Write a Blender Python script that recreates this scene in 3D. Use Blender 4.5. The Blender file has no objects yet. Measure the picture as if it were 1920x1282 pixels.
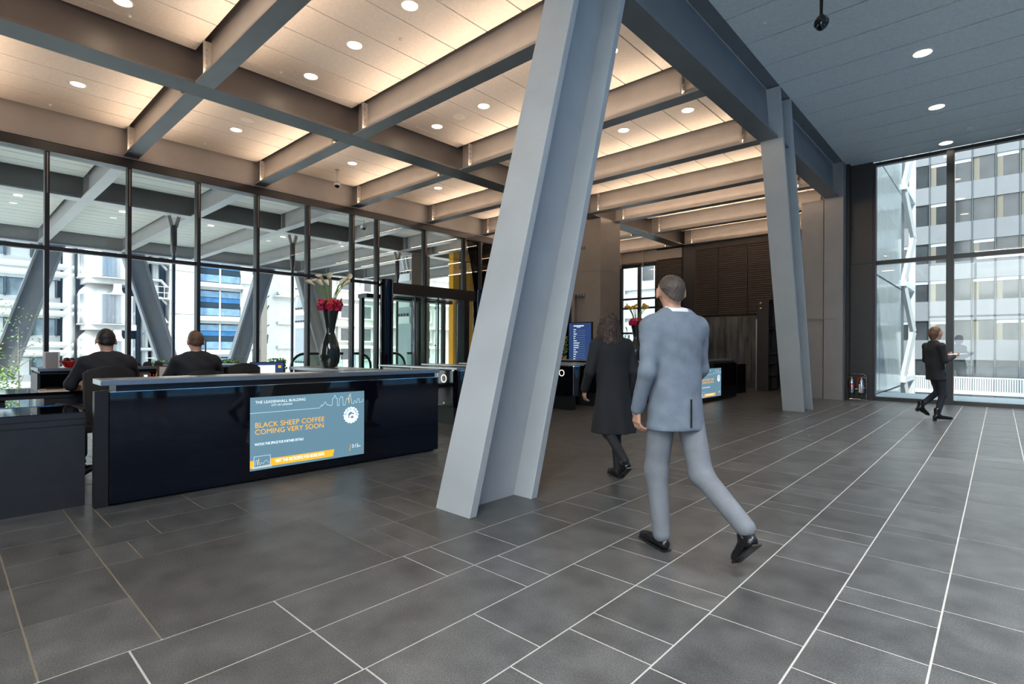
import bpy, bmesh, math, random
import numpy as np
from mathutils import Vector, Matrix
random.seed(7)
SC = bpy.context.scene
COL = SC.collection
# ------------------------------------------------------------------ camera
cd = bpy.data.cameras.new('camera'); cam = bpy.data.objects.new('camera', cd); COL.objects.link(cam)
YAW, ROLL = math.radians(42.63), math.radians(0.287)
cd.sensor_width = 36; cd.lens = 993.5/1920*36; cd.shift_y = 10/1920; cd.clip_end = 300
cam.matrix_world = Matrix.Translation((0, 0, 1.3)) @ Matrix.Rotation(YAW, 4, 'Z') @ Matrix.Rotation(math.pi/2, 4, 'X') @ Matrix.Rotation(ROLL, 4, 'Z')
SC.camera = cam
# ------------------------------------------------------------------ view, sky
SC.view_settings.view_transform = 'Standard'
try: SC.view_settings.look = 'None'
except Exception: pass
SC.view_settings.exposure = 0.5; SC.view_settings.gamma = 1.0; SC.view_settings.use_curve_mapping = False
SC.cycles.max_bounces = 8; SC.cycles.diffuse_bounces = 4; SC.cycles.glossy_bounces = 4; SC.cycles.transparent_max_bounces = 12
SC.cycles.sample_clamp_indirect = 6.0; SC.cycles.caustics_reflective = False; SC.cycles.caustics_refractive = False
W = bpy.data.worlds.new('overcast_sky'); SC.world = W; W.use_nodes = True
nt = W.node_tree; bg = nt.nodes['Background']
tc = nt.nodes.new('ShaderNodeTexCoord'); sx = nt.nodes.new('ShaderNodeSeparateXYZ'); rp = nt.nodes.new('ShaderNodeValToRGB')
nt.links.new(tc.outputs['Generated'], sx.inputs[0]); mr = nt.nodes.new('ShaderNodeMapRange'); mr.inputs[1].default_value = -1; mr.inputs[2].default_value = 1
nt.links.new(sx.outputs['Z'], mr.inputs[0]); nt.links.new(mr.outputs[0], rp.inputs[0]); nt.links.new(rp.outputs[0], bg.inputs[0])
el = rp.color_ramp.elements; el[0].position = 0.45; el[0].color = (0.40, 0.43, 0.46, 1); el[1].position = 1.0; el[1].color = (0.55, 0.78, 1.0, 1)
e = el.new(0.52); e.color = (1.0, 1.0, 1.0, 1)
SKY = 4.2
bg.inputs[1].default_value = SKY

def area(name, loc, sx_, sy_, power, col, rot=(0, 0, 0), spread=None):
    l = bpy.data.lights.new(name, 'AREA'); l.shape = 'RECTANGLE'; l.size = sx_; l.size_y = sy_; l.energy = power; l.color = col
    if spread: l.spread = spread
    o = bpy.data.objects.new(name, l); COL.objects.link(o); o.location = loc; o.rotation_euler = rot
    return o
WARM = (1.0, 0.71, 0.49)
LEDP = 4.3            # watts per metre of cove strip
# added unseen fill lamp behind the camera, brightens the column fronts
area('added_rear_fill', (1.6, -2.6, 6.0), 5.0, 3.0, 470, (1.0, 0.97, 0.93))
sl = bpy.data.lights.new('sun', 'SUN'); sl.energy = 4.2; sl.angle = math.radians(3); sl.color = (1, .96, .9)
so = bpy.data.objects.new('sun', sl); COL.objects.link(so)
_az, _el = math.radians(35), math.radians(52)            # low behind the camera, from the street side
so.rotation_euler = Vector((-math.sin(_az)*math.cos(_el), math.cos(_az)*math.cos(_el), -math.sin(_el))).to_track_quat('-Z', 'Y').to_euler()

# ------------------------------------------------------------------ materials
def mat(name, base, rough=.5, metal=0., spec=.5, var=0., scale=8., bump=0., bscale=60., emit=None, estr=0., coat=0., objvar=0., stretch=None, speck=0.):
    m = bpy.data.materials.new(name); m.use_nodes = True; n = m.node_tree.nodes; l = m.node_tree.links; b = n['Principled BSDF']
    b.inputs['Base Color'].default_value = (*base, 1); b.inputs['Roughness'].default_value = rough; b.inputs['Metallic'].default_value = metal
    b.inputs['Specular IOR Level'].default_value = spec
    if coat: b.inputs['Coat Weight'].default_value = coat; b.inputs['Coat Roughness'].default_value = .03
    g = None
    if var or bump or objvar:
        g = n.new('ShaderNodeNewGeometry'); mp = n.new('ShaderNodeMapping'); l.new(g.outputs['Position'], mp.inputs[0])
        if stretch: mp.inputs['Scale'].default_value = stretch
    if var or objvar:
        mx = n.new('ShaderNodeMix'); mx.data_type = 'RGBA'; mx.blend_type = 'MULTIPLY'; mx.inputs[0].default_value = 1
        mx.inputs[6].default_value = (*base, 1)
        no = n.new('ShaderNodeTexNoise'); no.inputs['Scale'].default_value = scale; no.inputs['Detail'].default_value = 6
        l.new(mp.outputs[0], no.inputs['Vector'])
        r = n.new('ShaderNodeMapRange'); r.inputs[1].default_value = .3; r.inputs[2].default_value = .7; r.inputs[3].default_value = 1-var; r.inputs[4].default_value = 1+var
        l.new(no.outputs['Fac'], r.inputs[0]); out = r.outputs[0]
        if speck:
            no3 = n.new('ShaderNodeTexNoise'); no3.inputs['Scale'].default_value = 150; no3.inputs['Detail'].default_value = 3; l.new(mp.outputs[0], no3.inputs['Vector'])
            r3 = n.new('ShaderNodeMapRange'); r3.inputs[1].default_value = .35; r3.inputs[2].default_value = .7; r3.inputs[3].default_value = 1-speck; r3.inputs[4].default_value = 1+speck*1.3
            l.new(no3.outputs['Fac'], r3.inputs[0]); m3 = n.new('ShaderNodeMath'); m3.operation = 'MULTIPLY'; l.new(out, m3.inputs[0]); l.new(r3.outputs[0], m3.inputs[1]); out = m3.outputs[0]
        if objvar:
            oi = n.new('ShaderNodeObjectInfo'); r2 = n.new('ShaderNodeMapRange'); r2.inputs[3].default_value = 1-objvar; r2.inputs[4].default_value = 1+objvar
            l.new(oi.outputs['Random'], r2.inputs[0]); mm = n.new('ShaderNodeMath'); mm.operation = 'MULTIPLY'
            l.new(out, mm.inputs[0]); l.new(r2.outputs[0], mm.inputs[1]); out = mm.outputs[0]
        cb = n.new('ShaderNodeCombineColor')
        for i in range(3): l.new(out, cb.inputs[i])
        l.new(cb.outputs[0], mx.inputs[7]); l.new(mx.outputs[2], b.inputs['Base Color'])
    if bump:
        no2 = n.new('ShaderNodeTexNoise'); no2.inputs['Scale'].default_value = bscale; no2.inputs['Detail'].default_value = 5
        l.new(mp.outputs[0], no2.inputs['Vector'])
        bp = n.new('ShaderNodeBump'); bp.inputs['Strength'].default_value = bump; bp.inputs['Distance'].default_value = .004
        l.new(no2.outputs['Fac'], bp.inputs['Height']); l.new(bp.outputs[0], b.inputs['Normal'])
    if emit:
        b.inputs['Emission Color'].default_value = (*emit, 1); b.inputs['Emission Strength'].default_value = estr
    return m
def glassmat(name, tint=(.95, .98, .97), refl=1.0):
    m = bpy.data.materials.new(name); m.use_nodes = True; n = m.node_tree.nodes; l = m.node_tree.links; n.clear()
    o = n.new('ShaderNodeOutputMaterial'); t = n.new('ShaderNodeBsdfTransparent'); t.inputs[0].default_value = (*tint, 1)
    g = n.new('ShaderNodeBsdfGlossy'); g.inputs['Roughness'].default_value = 0.0; g.inputs[0].default_value = (refl, refl, refl, 1)
    f = n.new('ShaderNodeFresnel'); f.inputs[0].default_value = 1.45; x = n.new('ShaderNodeMixShader')
    l.new(f.outputs[0], x.inputs[0]); l.new(t.outputs[0], x.inputs[1]); l.new(g.outputs[0], x.inputs[2]); l.new(x.outputs[0], o.inputs[0])
    return m
M = {}
M['tile'] = mat('floor_stone', (.088, .091, .092), .30, spec=.5, var=.28, scale=5, bump=.5, bscale=110, objvar=.16, speck=.38)
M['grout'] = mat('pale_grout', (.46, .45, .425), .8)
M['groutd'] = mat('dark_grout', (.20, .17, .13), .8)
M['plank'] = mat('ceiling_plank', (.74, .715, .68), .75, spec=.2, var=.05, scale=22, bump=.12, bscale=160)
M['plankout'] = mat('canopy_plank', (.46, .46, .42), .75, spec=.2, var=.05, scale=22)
M['plankc'] = mat('cool_ceiling_plank', (.86, .87, .85), .7, spec=.3, var=.06, scale=22, bump=.12, bscale=160)
M['void'] = mat('dark_ceiling_void', (.02, .018, .016), .9)
M['steel'] = mat('painted_steel', (.31, .295, .285), .42, spec=.5, var=.06, scale=3)
M['column'] = mat('column_paint', (.41, .445, .47), .40, spec=.5, var=.05, scale=2.5, bump=.08, bscale=40)
M['girder'] = mat('girder_paint', (.20, .205, .215), .42, spec=.5, var=.06, scale=3)
M['girdershade'] = mat('shaded_girder_paint', (.105, .095, .092), .42, spec=.5, var=.06, scale=3)  # darker copy of girder paint, shade of the unlit web put into it
M['bolt'] = mat('bolt_steel', (.36, .34, .32), .4, metal=.6)
M['frame'] = mat('black_mullion', (.018, .019, .021), .35, spec=.5)
M['black'] = mat('black_panel', (.012, .012, .013), .45)
M['gloss'] = mat('black_gloss', (.003, .004, .008), .04, spec=.6)
M['anth'] = mat('anthracite', (.028, .030, .034), .35, var=.1, scale=12)
M['counter'] = mat('brushed_counter', (.42, .44, .46), .28, metal=.85, var=.05, scale=30)
M['chrome'] = mat('chrome', (.75, .75, .76), .12, metal=1)
M['glass'] = glassmat('window_glass')
M['blueglass'] = glassmat('blue_filter_glass', (.50, .77, .94))  # tint added to turn light from the unseen right side blue
M['greenglass'] = glassmat('green_glass', (.84, .94, .90))
M['lamp'] = mat('lamp_diffuser', (.9, .85, .75), .5, emit=(1, .87, .66), estr=9)
M['fillpanel'] = mat('rear_fill_panel', (.9, .9, .88), .5, emit=(1, .98, .95), estr=.8)  # glow of the added panel at the rear fill lamp
M['ring'] = mat('lamp_ring', (.75, .72, .66), .4)
M['white'] = mat('white_plastic', (.8, .8, .78), .4)
M['darkpl'] = mat('dark_plastic', (.012, .012, .013), .3)
M['louvre'] = mat('louvred_wall', (.040, .032, .028), .5, var=.1, scale=6)
M['pillar'] = mat('pillar_paint', (.24, .215, .195), .5, var=.06, scale=3)
M['rpillar'] = mat('right_pillar_paint', (.27, .27, .275), .5, var=.06, scale=3)

# ------------------------------------------------------------------ mesh helpers
class MB:
    def __init__(s): s.v = []; s.f = []
    def add(s, vs, fs):
        n = len(s.v); s.v += [tuple(map(float, p)) for p in vs]; s.f += [tuple(n+i for i in q) for q in fs]; return s
    def box(s, x0, x1, y0, y1, z0, z1):
        return s.add([(x0,y0,z0),(x1,y0,z0),(x1,y1,z0),(x0,y1,z0),(x0,y0,z1),(x1,y0,z1),(x1,y1,z1),(x0,y1,z1)],
                     [(3,2,1,0),(4,5,6,7),(0,1,5,4),(1,2,6,5),(2,3,7,6),(3,0,4,7)])
    def shear(s, x0, x1, y0, y1, z0, z1, k):         # box leaning k metres of y per metre of z
        a, b = k*z0, k*z1
        return s.add([(x0,y0+a,z0),(x1,y0+a,z0),(x1,y1+a,z0),(x0,y1+a,z0),(x0,y0+b,z1),(x1,y0+b,z1),(x1,y1+b,z1),(x0,y1+b,z1)],
                     [(3,2,1,0),(4,5,6,7),(0,1,5,4),(1,2,6,5),(2,3,7,6),(3,0,4,7)])
    def bar(s, p, q, w, h=None, up=(0, 0, 1)):
        p = Vector(p); q = Vector(q); d = (q-p).normalized(); u = Vector(up)
        if abs(d.dot(u)) > .98: u = Vector((0, 1, 0))
        a = d.cross(u).normalized(); b = a.cross(d); h = h or w; a *= w/2; b *= h/2
        return s.add([p-a-b, p+a-b, p+a+b, p-a+b, q-a-b, q+a-b, q+a+b, q-a+b], [(3,2,1,0),(4,5,6,7),(0,1,5,4),(1,2,6,5),(2,3,7,6),(3,0,4,7)])
    def tube(s, pts, r, n=8, caps=True):
        pts = [Vector(p) for p in pts]; rs = r if isinstance(r, (list, tuple)) else [r]*len(pts)
        vs = []; fs = []; a = None
        for i, p in enumerate(pts):
            d = (pts[min(i+1, len(pts)-1)]-pts[max(i-1, 0)]).normalized()
            if a is None:
                u = Vector((0, 0, 1)) if abs(d.z) < .9 else Vector((1, 0, 0)); a = d.cross(u).normalized()
            else: a = (a-d*a.dot(d)).normalized()
            b = d.cross(a)
            for j in range(n):
                t = 2*math.pi*j/n; vs.append(p+(a*math.cos(t)+b*math.sin(t))*rs[i])
        for i in range(len(pts)-1):
            for j in range(n):
                k = (j+1) % n; fs.append((i*n+j, i*n+k, (i+1)*n+k, (i+1)*n+j))
        if caps: fs.append(tuple(range(n-1, -1, -1))); fs.append(tuple((len(pts)-1)*n+j for j in range(n)))
        return s.add(vs, fs)
    def lathe(s, prof, n=24, c=(0, 0, 0)):           # prof: (radius, z) from bottom to top
        vs = []; fs = []
        for r, z in prof:
            for j in range(n):
                t = 2*math.pi*j/n; vs.append((c[0]+r*math.cos(t), c[1]+r*math.sin(t), c[2]+z))
        for i in range(len(prof)-1):
            for j in range(n):
                k = (j+1) % n; fs.append((i*n+j, i*n+k, (i+1)*n+k, (i+1)*n+j))
        fs.append(tuple(range(n-1, -1, -1))); fs.append(tuple((len(prof)-1)*n+j for j in range(n)))
        return s.add(vs, fs)
    def prism(s, poly, fn, d0, d1):                   # poly of 2-D points, fn(u, v, d) -> point
        n = len(poly)
        return s.add([fn(u, v, d0) for u, v in poly]+[fn(u, v, d1) for u, v in poly],
                     [tuple(range(n-1, -1, -1)), tuple(range(n, 2*n))]+[(i, (i+1) % n, n+(i+1) % n, n+i) for i in range(n)])
    def mesh(s, name, m, smooth=False):
        me = bpy.data.meshes.new(name); me.from_pydata(s.v, [], s.f); me.update()
        if m: me.materials.append(M[m] if isinstance(m, str) else m)
        if smooth:
            me.polygons.foreach_set('use_smooth', [True]*len(me.polygons))
        return me
    def build(s, name, m, parent=None, smooth=False, bevel=0, fix=False, **kw):
        me = s.mesh(name, m, smooth)
        if fix:
            bm = bmesh.new(); bm.from_mesh(me); bmesh.ops.recalc_face_normals(bm, faces=bm.faces); bm.to_mesh(me); bm.free()
        o = bpy.data.objects.new(name, me); COL.objects.link(o)
        if parent: o.parent = parent
        if bevel:
            b = o.modifiers.new('bevel', 'BEVEL'); b.width = bevel; b.segments = 2; b.limit_method = 'ANGLE'
        if smooth == 'auto' or smooth is True and kw.pop('auto', False): pass
        for k, v in kw.items(): o[k] = v
        return o
def smooth_angle(o, deg=40):
    me = o.data; me.polygons.foreach_set('use_smooth', [True]*len(me.polygons))
    try: me.set_sharp_from_angle(angle=math.radians(deg))
    except Exception: pass
    return o
def thing(name, label, cat, loc=(0, 0, 0), rz=0, group=None):
    o = bpy.data.objects.new(name, None); COL.objects.link(o); o.location = loc; o.rotation_euler = (0, 0, rz); o.empty_display_size = .1
    o['label'] = label; o['category'] = cat
    if group: o['group'] = group
    return o
def setting(name, loc=(0, 0, 0)):
    o = bpy.data.objects.new(name, None); COL.objects.link(o); o.location = loc; o['kind'] = 'structure'; o.empty_display_size = .1
    return o
def tag(o, label, cat, group=None):
    o['label'] = label; o['category'] = cat
    if group: o['group'] = group
    return o
def copy_tree(o, parent=None):
    c = o.copy(); COL.objects.link(c); c.parent = parent
    for ch in list(o.children): copy_tree(ch, c)
    return c
UNIT = {}
def unit_box(name, m, parent, x0, x1, y0, y1, z0, z1):
    key = m
    if key not in UNIT:
        UNIT[key] = MB().box(-.5, .5, -.5, .5, -.5, .5).mesh('unit_'+m, m)
    o = bpy.data.objects.new(name, UNIT[key]); COL.objects.link(o); o.parent = parent
    o.location = ((x0+x1)/2, (y0+y1)/2, (z0+z1)/2); o.scale = (x1-x0, y1-y0, z1-z0)
    return o
CF = Vector((-math.sin(YAW), math.cos(YAW), 0)); CR = Vector((math.cos(YAW), math.sin(YAW), 0))
def seen(x, y, z, m=1.12):                            # rough test: inside the photographed cone
    d = Vector((x, y, z-1.3)); w = d.dot(CF)
    return w > .3 and abs(d.dot(CR))/w < .966*m and abs(d.z)/w < .66*m
def depth(x, y): return Vector((x, y, 0)).dot(CF)
# ================================================================== FLOOR
floor = setting('floor')
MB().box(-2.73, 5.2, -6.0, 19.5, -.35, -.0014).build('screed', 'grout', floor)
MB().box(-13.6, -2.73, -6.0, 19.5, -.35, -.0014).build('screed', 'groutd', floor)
tiles = []
KNOWN = {-1: [6.0, 6.98, 7.93], 0: [3.17, 3.38, 3.99, 4.59, 4.78, 5.39, 5.58, 5.99], 1: [2.97, 3.58, 4.18, 4.39, 4.97, 5.2, 6.02, 6.2, 7.02],
         2: [2.19, 2.6, 2.8, 3.81, 4.0, 4.61, 4.82, 5.22, 5.42, 5.61, 6.03, 6.82], 3: [1.78, 2.6, 3.0, 3.21, 4.21, 4.6, 5.2, 5.4, 6.02, 6.62],
         4: [1.17, 2.18, 2.38, 3.4, 3.79, 4.4, 4.8, 5.8, 6.23], 5: [.56, 1.17, 1.97, 2.18, 2.58, 3.19, 3.59, 3.99, 4.4, 5.0]}
LENS = [.2, .4, .4, .6, .6, .6, .8, .8, 1.0]
def run(y0, y1, known, rnd):
    ys = sorted(known); out = list(ys)
    y = ys[0] if ys else y0+rnd.random()*.4
    if not ys: out = [y]
    while y > y0: y -= rnd.choice(LENS); out.append(y)
    y = max(out)
    while y < y1: y += rnd.choice(LENS); out.append(y)
    out = sorted(q for q in out if y0+.1 < q < y1-.1)
    out = [q for i, q in enumerate(out) if i == 0 or q-out[i-1] > .12]
    return [y0]+out+[y1]
rnd = random.Random(3)
for k in range(-13, 6):                               # rows of the right-hand field, 0.4195 m wide
    xa, xb = -.205-.4195*(k+1), -.205-.4195*k
    js = run(-6.0, 16.25, KNOWN.get(k, []), rnd)
    for a, b in zip(js, js[1:]): tiles.append((xa, xb, a, b))
LX = [-2.722, -3.30, -3.865, -4.258, -4.66, -5.058, -5.455]
while LX[-1] > -13.3: LX.append(LX[-1]-.4)
LK = {0: [2.31, 2.72, 3.5, 4.1, 4.9], 1: [1.375, 1.91, 2.31, 2.48, 2.72, 3.08, 3.29], 2: [.86, 1.66, 2.48, 2.87, 3.09, 3.47], 3: [1.66, 2.27, 2.67, 2.88, 3.49, 3.66], 4: [.85, 1.45, 2.26, 2.67, 3.67], 5: [.85, 1.45]}
for i in range(len(LX)-1):
    xb, xa = LX[i], LX[i+1]
    for lo, hi in ((-6.0, .27), (.27, .68), (.68, 19.4)):
        if hi == .68: js = [lo, hi]
        else: js = run(lo, hi, [q for q in LK.get(i, []) if lo < q < hi], rnd)
        for a, b in zip(js, js[1:]):
            if i < 2 and hi == 19.4:
                if b <= 1.91: continue
                a = max(a, 1.91)
            tiles.append((xa, xb, a, b))
tiles.append((-3.865, -2.722, .68, 1.91))            # one large slab before the desk
def tkey(t):
    x, y = (t[0]+t[1])/2, (t[2]+t[3])/2
    return depth(x, y) if seen(x, y, 0, 1.25) and depth(x, y) > .9 else 1e3+depth(x, y)
tiles.sort(key=tkey)
g = .0042
rest = MB()
for i, (xa, xb, a, b) in enumerate(tiles):
    zt = random.uniform(-.0003, .0003)
    if i < 298: unit_box('floor_tile', 'tile', floor, xa+g, xb-g, a+g, b-g, -.03, zt)
    else: rest.box(xa+g, xb-g, a+g, b-g, -.03, zt)
rest.build('far_floor_tiles', 'tile', floor, kind='stuff')
# ================================================================== CEILINGS
BEAM_Y = [-2.48, .12, 2.72, 5.32, 7.92, 10.52, 12.92, 14.30, 16.62, 19.2]
ceil = setting('ceiling')
MB().box(-13.5, -3.25, -6.0, 19.3, 6.02, 6.3).build('soffit_slab', 'void', ceil)
def planks(x0, x1, edges, bays, z, m, par, th=.03, gap=.011):
    xs = [x0]+[q for q in edges if x0+.08 < q < x1-.08]+[x1]
    for ya, yb in bays:
        for a, b in zip(xs, xs[1:]): unit_box('ceiling_plank', m, par, a+gap, b-gap, ya, yb, z, z+th)
bays = list(zip(BEAM_Y, BEAM_Y[1:]))
ed = [-3.97-.667*i for i in range(16)]
planks(-8.88, -3.32, sorted(ed), [(a+.11, b-.11) for a, b in bays], 5.72, 'plank', ceil)
planks(-13.18, -9.18, sorted([-9.83-.667*i for i in range(6)]), [(a+.11, b-.11) for a, b in bays], 5.72, 'plank', ceil)
ceil2 = setting('ceiling')
MB().box(-2.96, 5.2, -6.0, 16.3, 6.092, 6.3).build('soffit_slab', 'void', ceil2)
ys = [8.595-.85*i for i in range(18)]; ys = sorted(q for q in ys if q > -6)+[9.445, 10.262, 11.106, 11.965, 12.81, 13.65, 14.499, 15.356, 16.2]
for a, b in zip(ys, ys[1:]): unit_box('ceiling_plank', 'plankc', ceil2, -2.95, 5.2, a+.013, b-.013, 6.06, 6.09)
tr = MB().box(-3.17, -2.955, -6, 16.2, 6.065, 6.3).build('trim_1', 'girder'); tr['kind'] = 'structure'
for y in (15.75, 13.29, 10.72, 8.17, 5.6, 3.05, .5):  # added unseen row of discs for the floor fill lamps
    MB().lathe([(.125, -.006), (.125, 0)], 24, (1.7, y, 6.058)).build('added_diffuser', 'lamp', ceil2)
MB().box(-.9, 4.1, -4.1, -1.1, 6.035, 6.05).build('rear_fill_panel', 'fillpanel', ceil2)  # added glowing panel, goes with the unseen rear fill lamp
# canopy ceiling outside the glazing
ceil3 = setting('ceiling')
MB().box(-27.3, -13.7, -1.0, 19.5, 6.02, 6.3).build('soffit_slab', 'void', ceil3)
cb = [(a+.11, b-.11) for a, b in bays if a > 0]
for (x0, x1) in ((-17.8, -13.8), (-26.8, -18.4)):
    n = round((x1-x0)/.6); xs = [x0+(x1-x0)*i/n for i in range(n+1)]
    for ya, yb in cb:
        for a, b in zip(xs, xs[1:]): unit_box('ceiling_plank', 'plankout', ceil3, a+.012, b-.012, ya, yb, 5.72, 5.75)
# ================================================================== STEEL GRID
def cross_beam(y, x0, x1, label, m='steel', bolts=True, top=5.95, grp=None):
    t = thing('cross_beam', label, 'beam', ((x0+x1)/2, y, 5.2), 0, grp); L = (x1-x0)/2
    MB().box(-L, L, -.012, .012, .03, top-5.2).build('web', m, t)
    MB().box(-L, L, -.13, .13, 0, .03).build('bottom_flange', m, t)
    for sx_ in (-1, 1):
        xe = sx_*(L-.30)
        p = MB().box(xe-.012, xe+.012, -.12, .12, .03, .52).build('end_plate', m, t)
        if bolts:
            b = MB()
            for zz in (.10, .20, .30, .40):
                for yy in (-.07, .07):
                    b.tube([(xe-.035*1, yy, zz), (xe+.035, yy, zz)], .019, 6)
            b.build('bolts', 'bolt', p, kind='stuff')
    return t
names = ['behind the camera', 'just behind the camera', 'above the near leaning column foot', 'second after the near leaning column', 'third after the near leaning column',
         'just before the tall brown pillar', 'touching the front of the brown pillar', 'touching the back of the brown pillar', 'second from the dark louvred wall', 'directly over the dark louvred wall']
for y, nm in zip(BEAM_Y, names):
    if y > -2: 
        cross_beam(y, -8.80, -3.35, f'brown grey steel cross beam over the reception, {nm}')
        cross_beam(y, -13.28, -9.26, f'short brown grey steel beam by the left glazing, in line with the one {nm}')
        if y > 0: 
            cross_beam(y, -17.98, -13.62, f'short grey steel beam outside the left glazing, in line with the one {nm}', bolts=False)
            cross_beam(y, -26.9, -18.43, f'long grey steel canopy beam outside, in line with the one {nm}', bolts=False)
def girder(xc, w, label, y0=-5.9, y1=19.25, top=5.98, m='steel', name='long_girder'):
    t = thing(name, label, 'girder', (xc, 0, 5.2))
    MB().box(-.015, .015, y0, y1, .035, top-5.2).build('web', m, t)
    MB().box(-w/2, w/2, y0, y1, 0, .035).build('bottom_flange', m, t)
    return t
girder(-9.03, .46, 'long dark steel girder running over the middle of the reception hall', m='girdershade')
girder(-3.19, .33, 'dark blue grey perimeter girder above the two leaning columns', top=6.055, m='girder')
t = thing('edge_girder', 'brown steel fascia girder along the top of the left glazing', 'girder', (-13.45, 0, 5.2))
MB().box(.135, .165, -5.9, 19.25, 0, .80).build('web', 'steel', t); MB().box(-.165, .165, -5.9, 19.25, -.035, -.002).build('bottom_flange', 'steel', t)
girder(-18.2, .46, 'long grey girder under the canopy outside the left glazing', -1, 19.3)
girder(-27.15, .46, 'farthest grey girder at the outer edge of the canopy', -1, 19.3)
# cove light strips lying on the flanges
for y in BEAM_Y:
    if y < -2: continue
    for s in (-1, 1):
        if (y == 19.2 and s > 0): continue
        area('cove_strip_lamp', (-6.08, y+s*.075, 5.245), 5.1, .04, LEDP*5.1, WARM, (math.pi-s*.85, 0, 0))
        area('cove_strip_lamp', (-11.27, y+s*.075, 5.245), 3.5, .04, LEDP*3.5, WARM, (math.pi-s*.85, 0, 0))
# ================================================================== LEANING COLUMNS
def lean_column(y0, y1, k, label, x0=-3.345, x1=-2.945, h=6.05, m='column'):
    t = thing('leaning_column', label, 'column', ((x0+x1)/2, y0, 0)); w = (x1-x0)/2; d = y1-y0
    MB().shear(-w, w, 0, .075, 0, h, k).build('near_flange', m, t, bevel=.004)
    MB().shear(-w, w, d-.078, d, 0, h, k).build('far_flange', m, t, bevel=.004)
    MB().shear(-.055, -.005, .075, d-.078, 0, h, k).build('web', m, t)
    return t
lean_column(2.733, 3.53, .285, 'large blue grey I-section column leaning right, in the foreground')
lean_column(12.02, 12.76, -.285, 'blue grey I-section column leaning left, before the far dark panel')
for y, k, nm in ((1.15, .285, 'leftmost, leaning right'), (6.72, -.285, 'second from left, leaning left'), (9.32, .285, 'third from left, leaning right'), (14.2, -.285, 'behind the tall flower vase, leaning left')):
    lean_column(y, y+.8, k, f'outer grey canopy column beyond the left glazing, {nm}', -27.4, -27.0, 5.2, 'girder')
# ================================================================== LEFT GLAZING
win = setting('window_1')
ML = [-3.78, -2.48, -1.18, .12, 1.42, 2.72, 4.02, 5.32, 6.62, 7.92, 8.73, 10.47, 12.16, 12.9, 14.3, 15.6, 16.9, 18.2, 19.3]
MB().box(-13.62, -13.30, -6, 19.4, 4.98, 5.16).build('head_rail', 'frame', win)
MB().box(-13.52, -13.38, -6, 19.4, 0, .12).build('sill_rail', 'frame', win)
for y in ML:
    p = MB().box(-13.55, -13.35, y-.035, y+.035, .12, 4.98).build('mullion', 'frame', win)
    MB().box(-13.35, -13.345, y-.006, y+.006, 4.2, 4.97).build('fixing_rail', 'bolt', p)
for a, b in zip(ML, ML[1:]):
    door = a > 8.5 and b < 12.5
    zt = 3.12 if door else 3.155
    MB().box(-13.51, -13.39, a+.035, b-.035, zt-.04, zt+.04).build('transom', 'frame', win)
    MB().box(-13.455, -13.445, a+.035, b-.035, zt+.04, 4.98).build('pane', 'glass', win)
    if not door: MB().box(-13.455, -13.445, a+.035, b-.035, .12, zt-.04).build('pane', 'glass', win)
# entrance portal in the left glazing
door = setting('door_1')
for y, n in ((8.92, 0), (12.62, 1)):
    smooth_angle(MB().lathe([(.19, 0), (.19, 3.26)], 28, (-13.2, y, 0)).build('drum_post', 'gloss', door))
MB().box(-13.6, -13.15, 9.1, 12.45, 2.86, 3.2).build('portal_header', 'frame', door)
MB().box(-13.62, -13.2, 11.98, 12.2, 0, 2.86).build('portal_jamb', 'frame', door)
for a, b in ((9.2, 10.1), (10.12, 11.02), (11.04, 11.93)):
    l = MB().box(-13.46, -13.44, a+.03, b-.03, .05, 2.8).build('door_leaf', 'glass', door)
    MB().box(-13.48, -13.42, a, a+.03, .02, 2.86).build('stile', 'frame', l)
    smooth_angle(MB().tube([(-13.36, b-.12, .35), (-13.36, b-.12, 2.75)], .018, 10).build('pull_handle', 'chrome', l))
    f = MB()
    for z in (.5, 1.35, 2.55): f.tube([(-13.42, b-.12, z), (-13.36, b-.12, z)], .022, 8)
    f.build('handle_fixings', 'darkpl', l, kind='stuff')
# outside half of the lobby doors
MB().box(-14.9, -14.4, 9.0, 12.5, 2.82, 2.95).build('outer_header', 'frame', door)
for a in (9.0, 10.0, 11.2, 12.3):
    MB().box(-14.75, -14.6, a-.05, a+.05, 0, 2.82).build('outer_jamb', 'frame', door)
for a, b in ((9.05, 9.95), (10.05, 11.15), (11.25, 12.35)):
    MB().box(-14.69, -14.68, a, b, .05, 2.82).build('outer_leaf', 'greenglass', door)
# ================================================================== RIGHT GLAZING (far end)
win2 = setting('window_2')
GY = 16.3
MX = [-2.36, -.87, .64, 2.15, 3.66, 5.1]
MB().box(-2.4, 5.2, GY-.1, GY+.06, 0, .09).build('sill_rail', 'frame', win2)
MB().box(-2.4, 5.2, GY-.06, GY+.06, 3.45, 3.55).build('transom', 'frame', win2)
MB().box(-2.9, 5.2, GY-.05, GY+.1, 5.98, 6.06).build('head_rail', 'frame', win2)
for i, x in enumerate(MX):
    w = .07 if i else .03
    MB().box(x-w, x+w, GY-.16, GY+.08, 0, 6.0).build('mullion', 'frame', win2)
for a, b in zip(MX, MX[1:]):
    for z0, z1 in ((.09, 3.45), (3.55, 5.98)):
        MB().box(a+.06, b-.06, GY-.006, GY+.006, z0, z1).build('pane', 'glass', win2)
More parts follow.
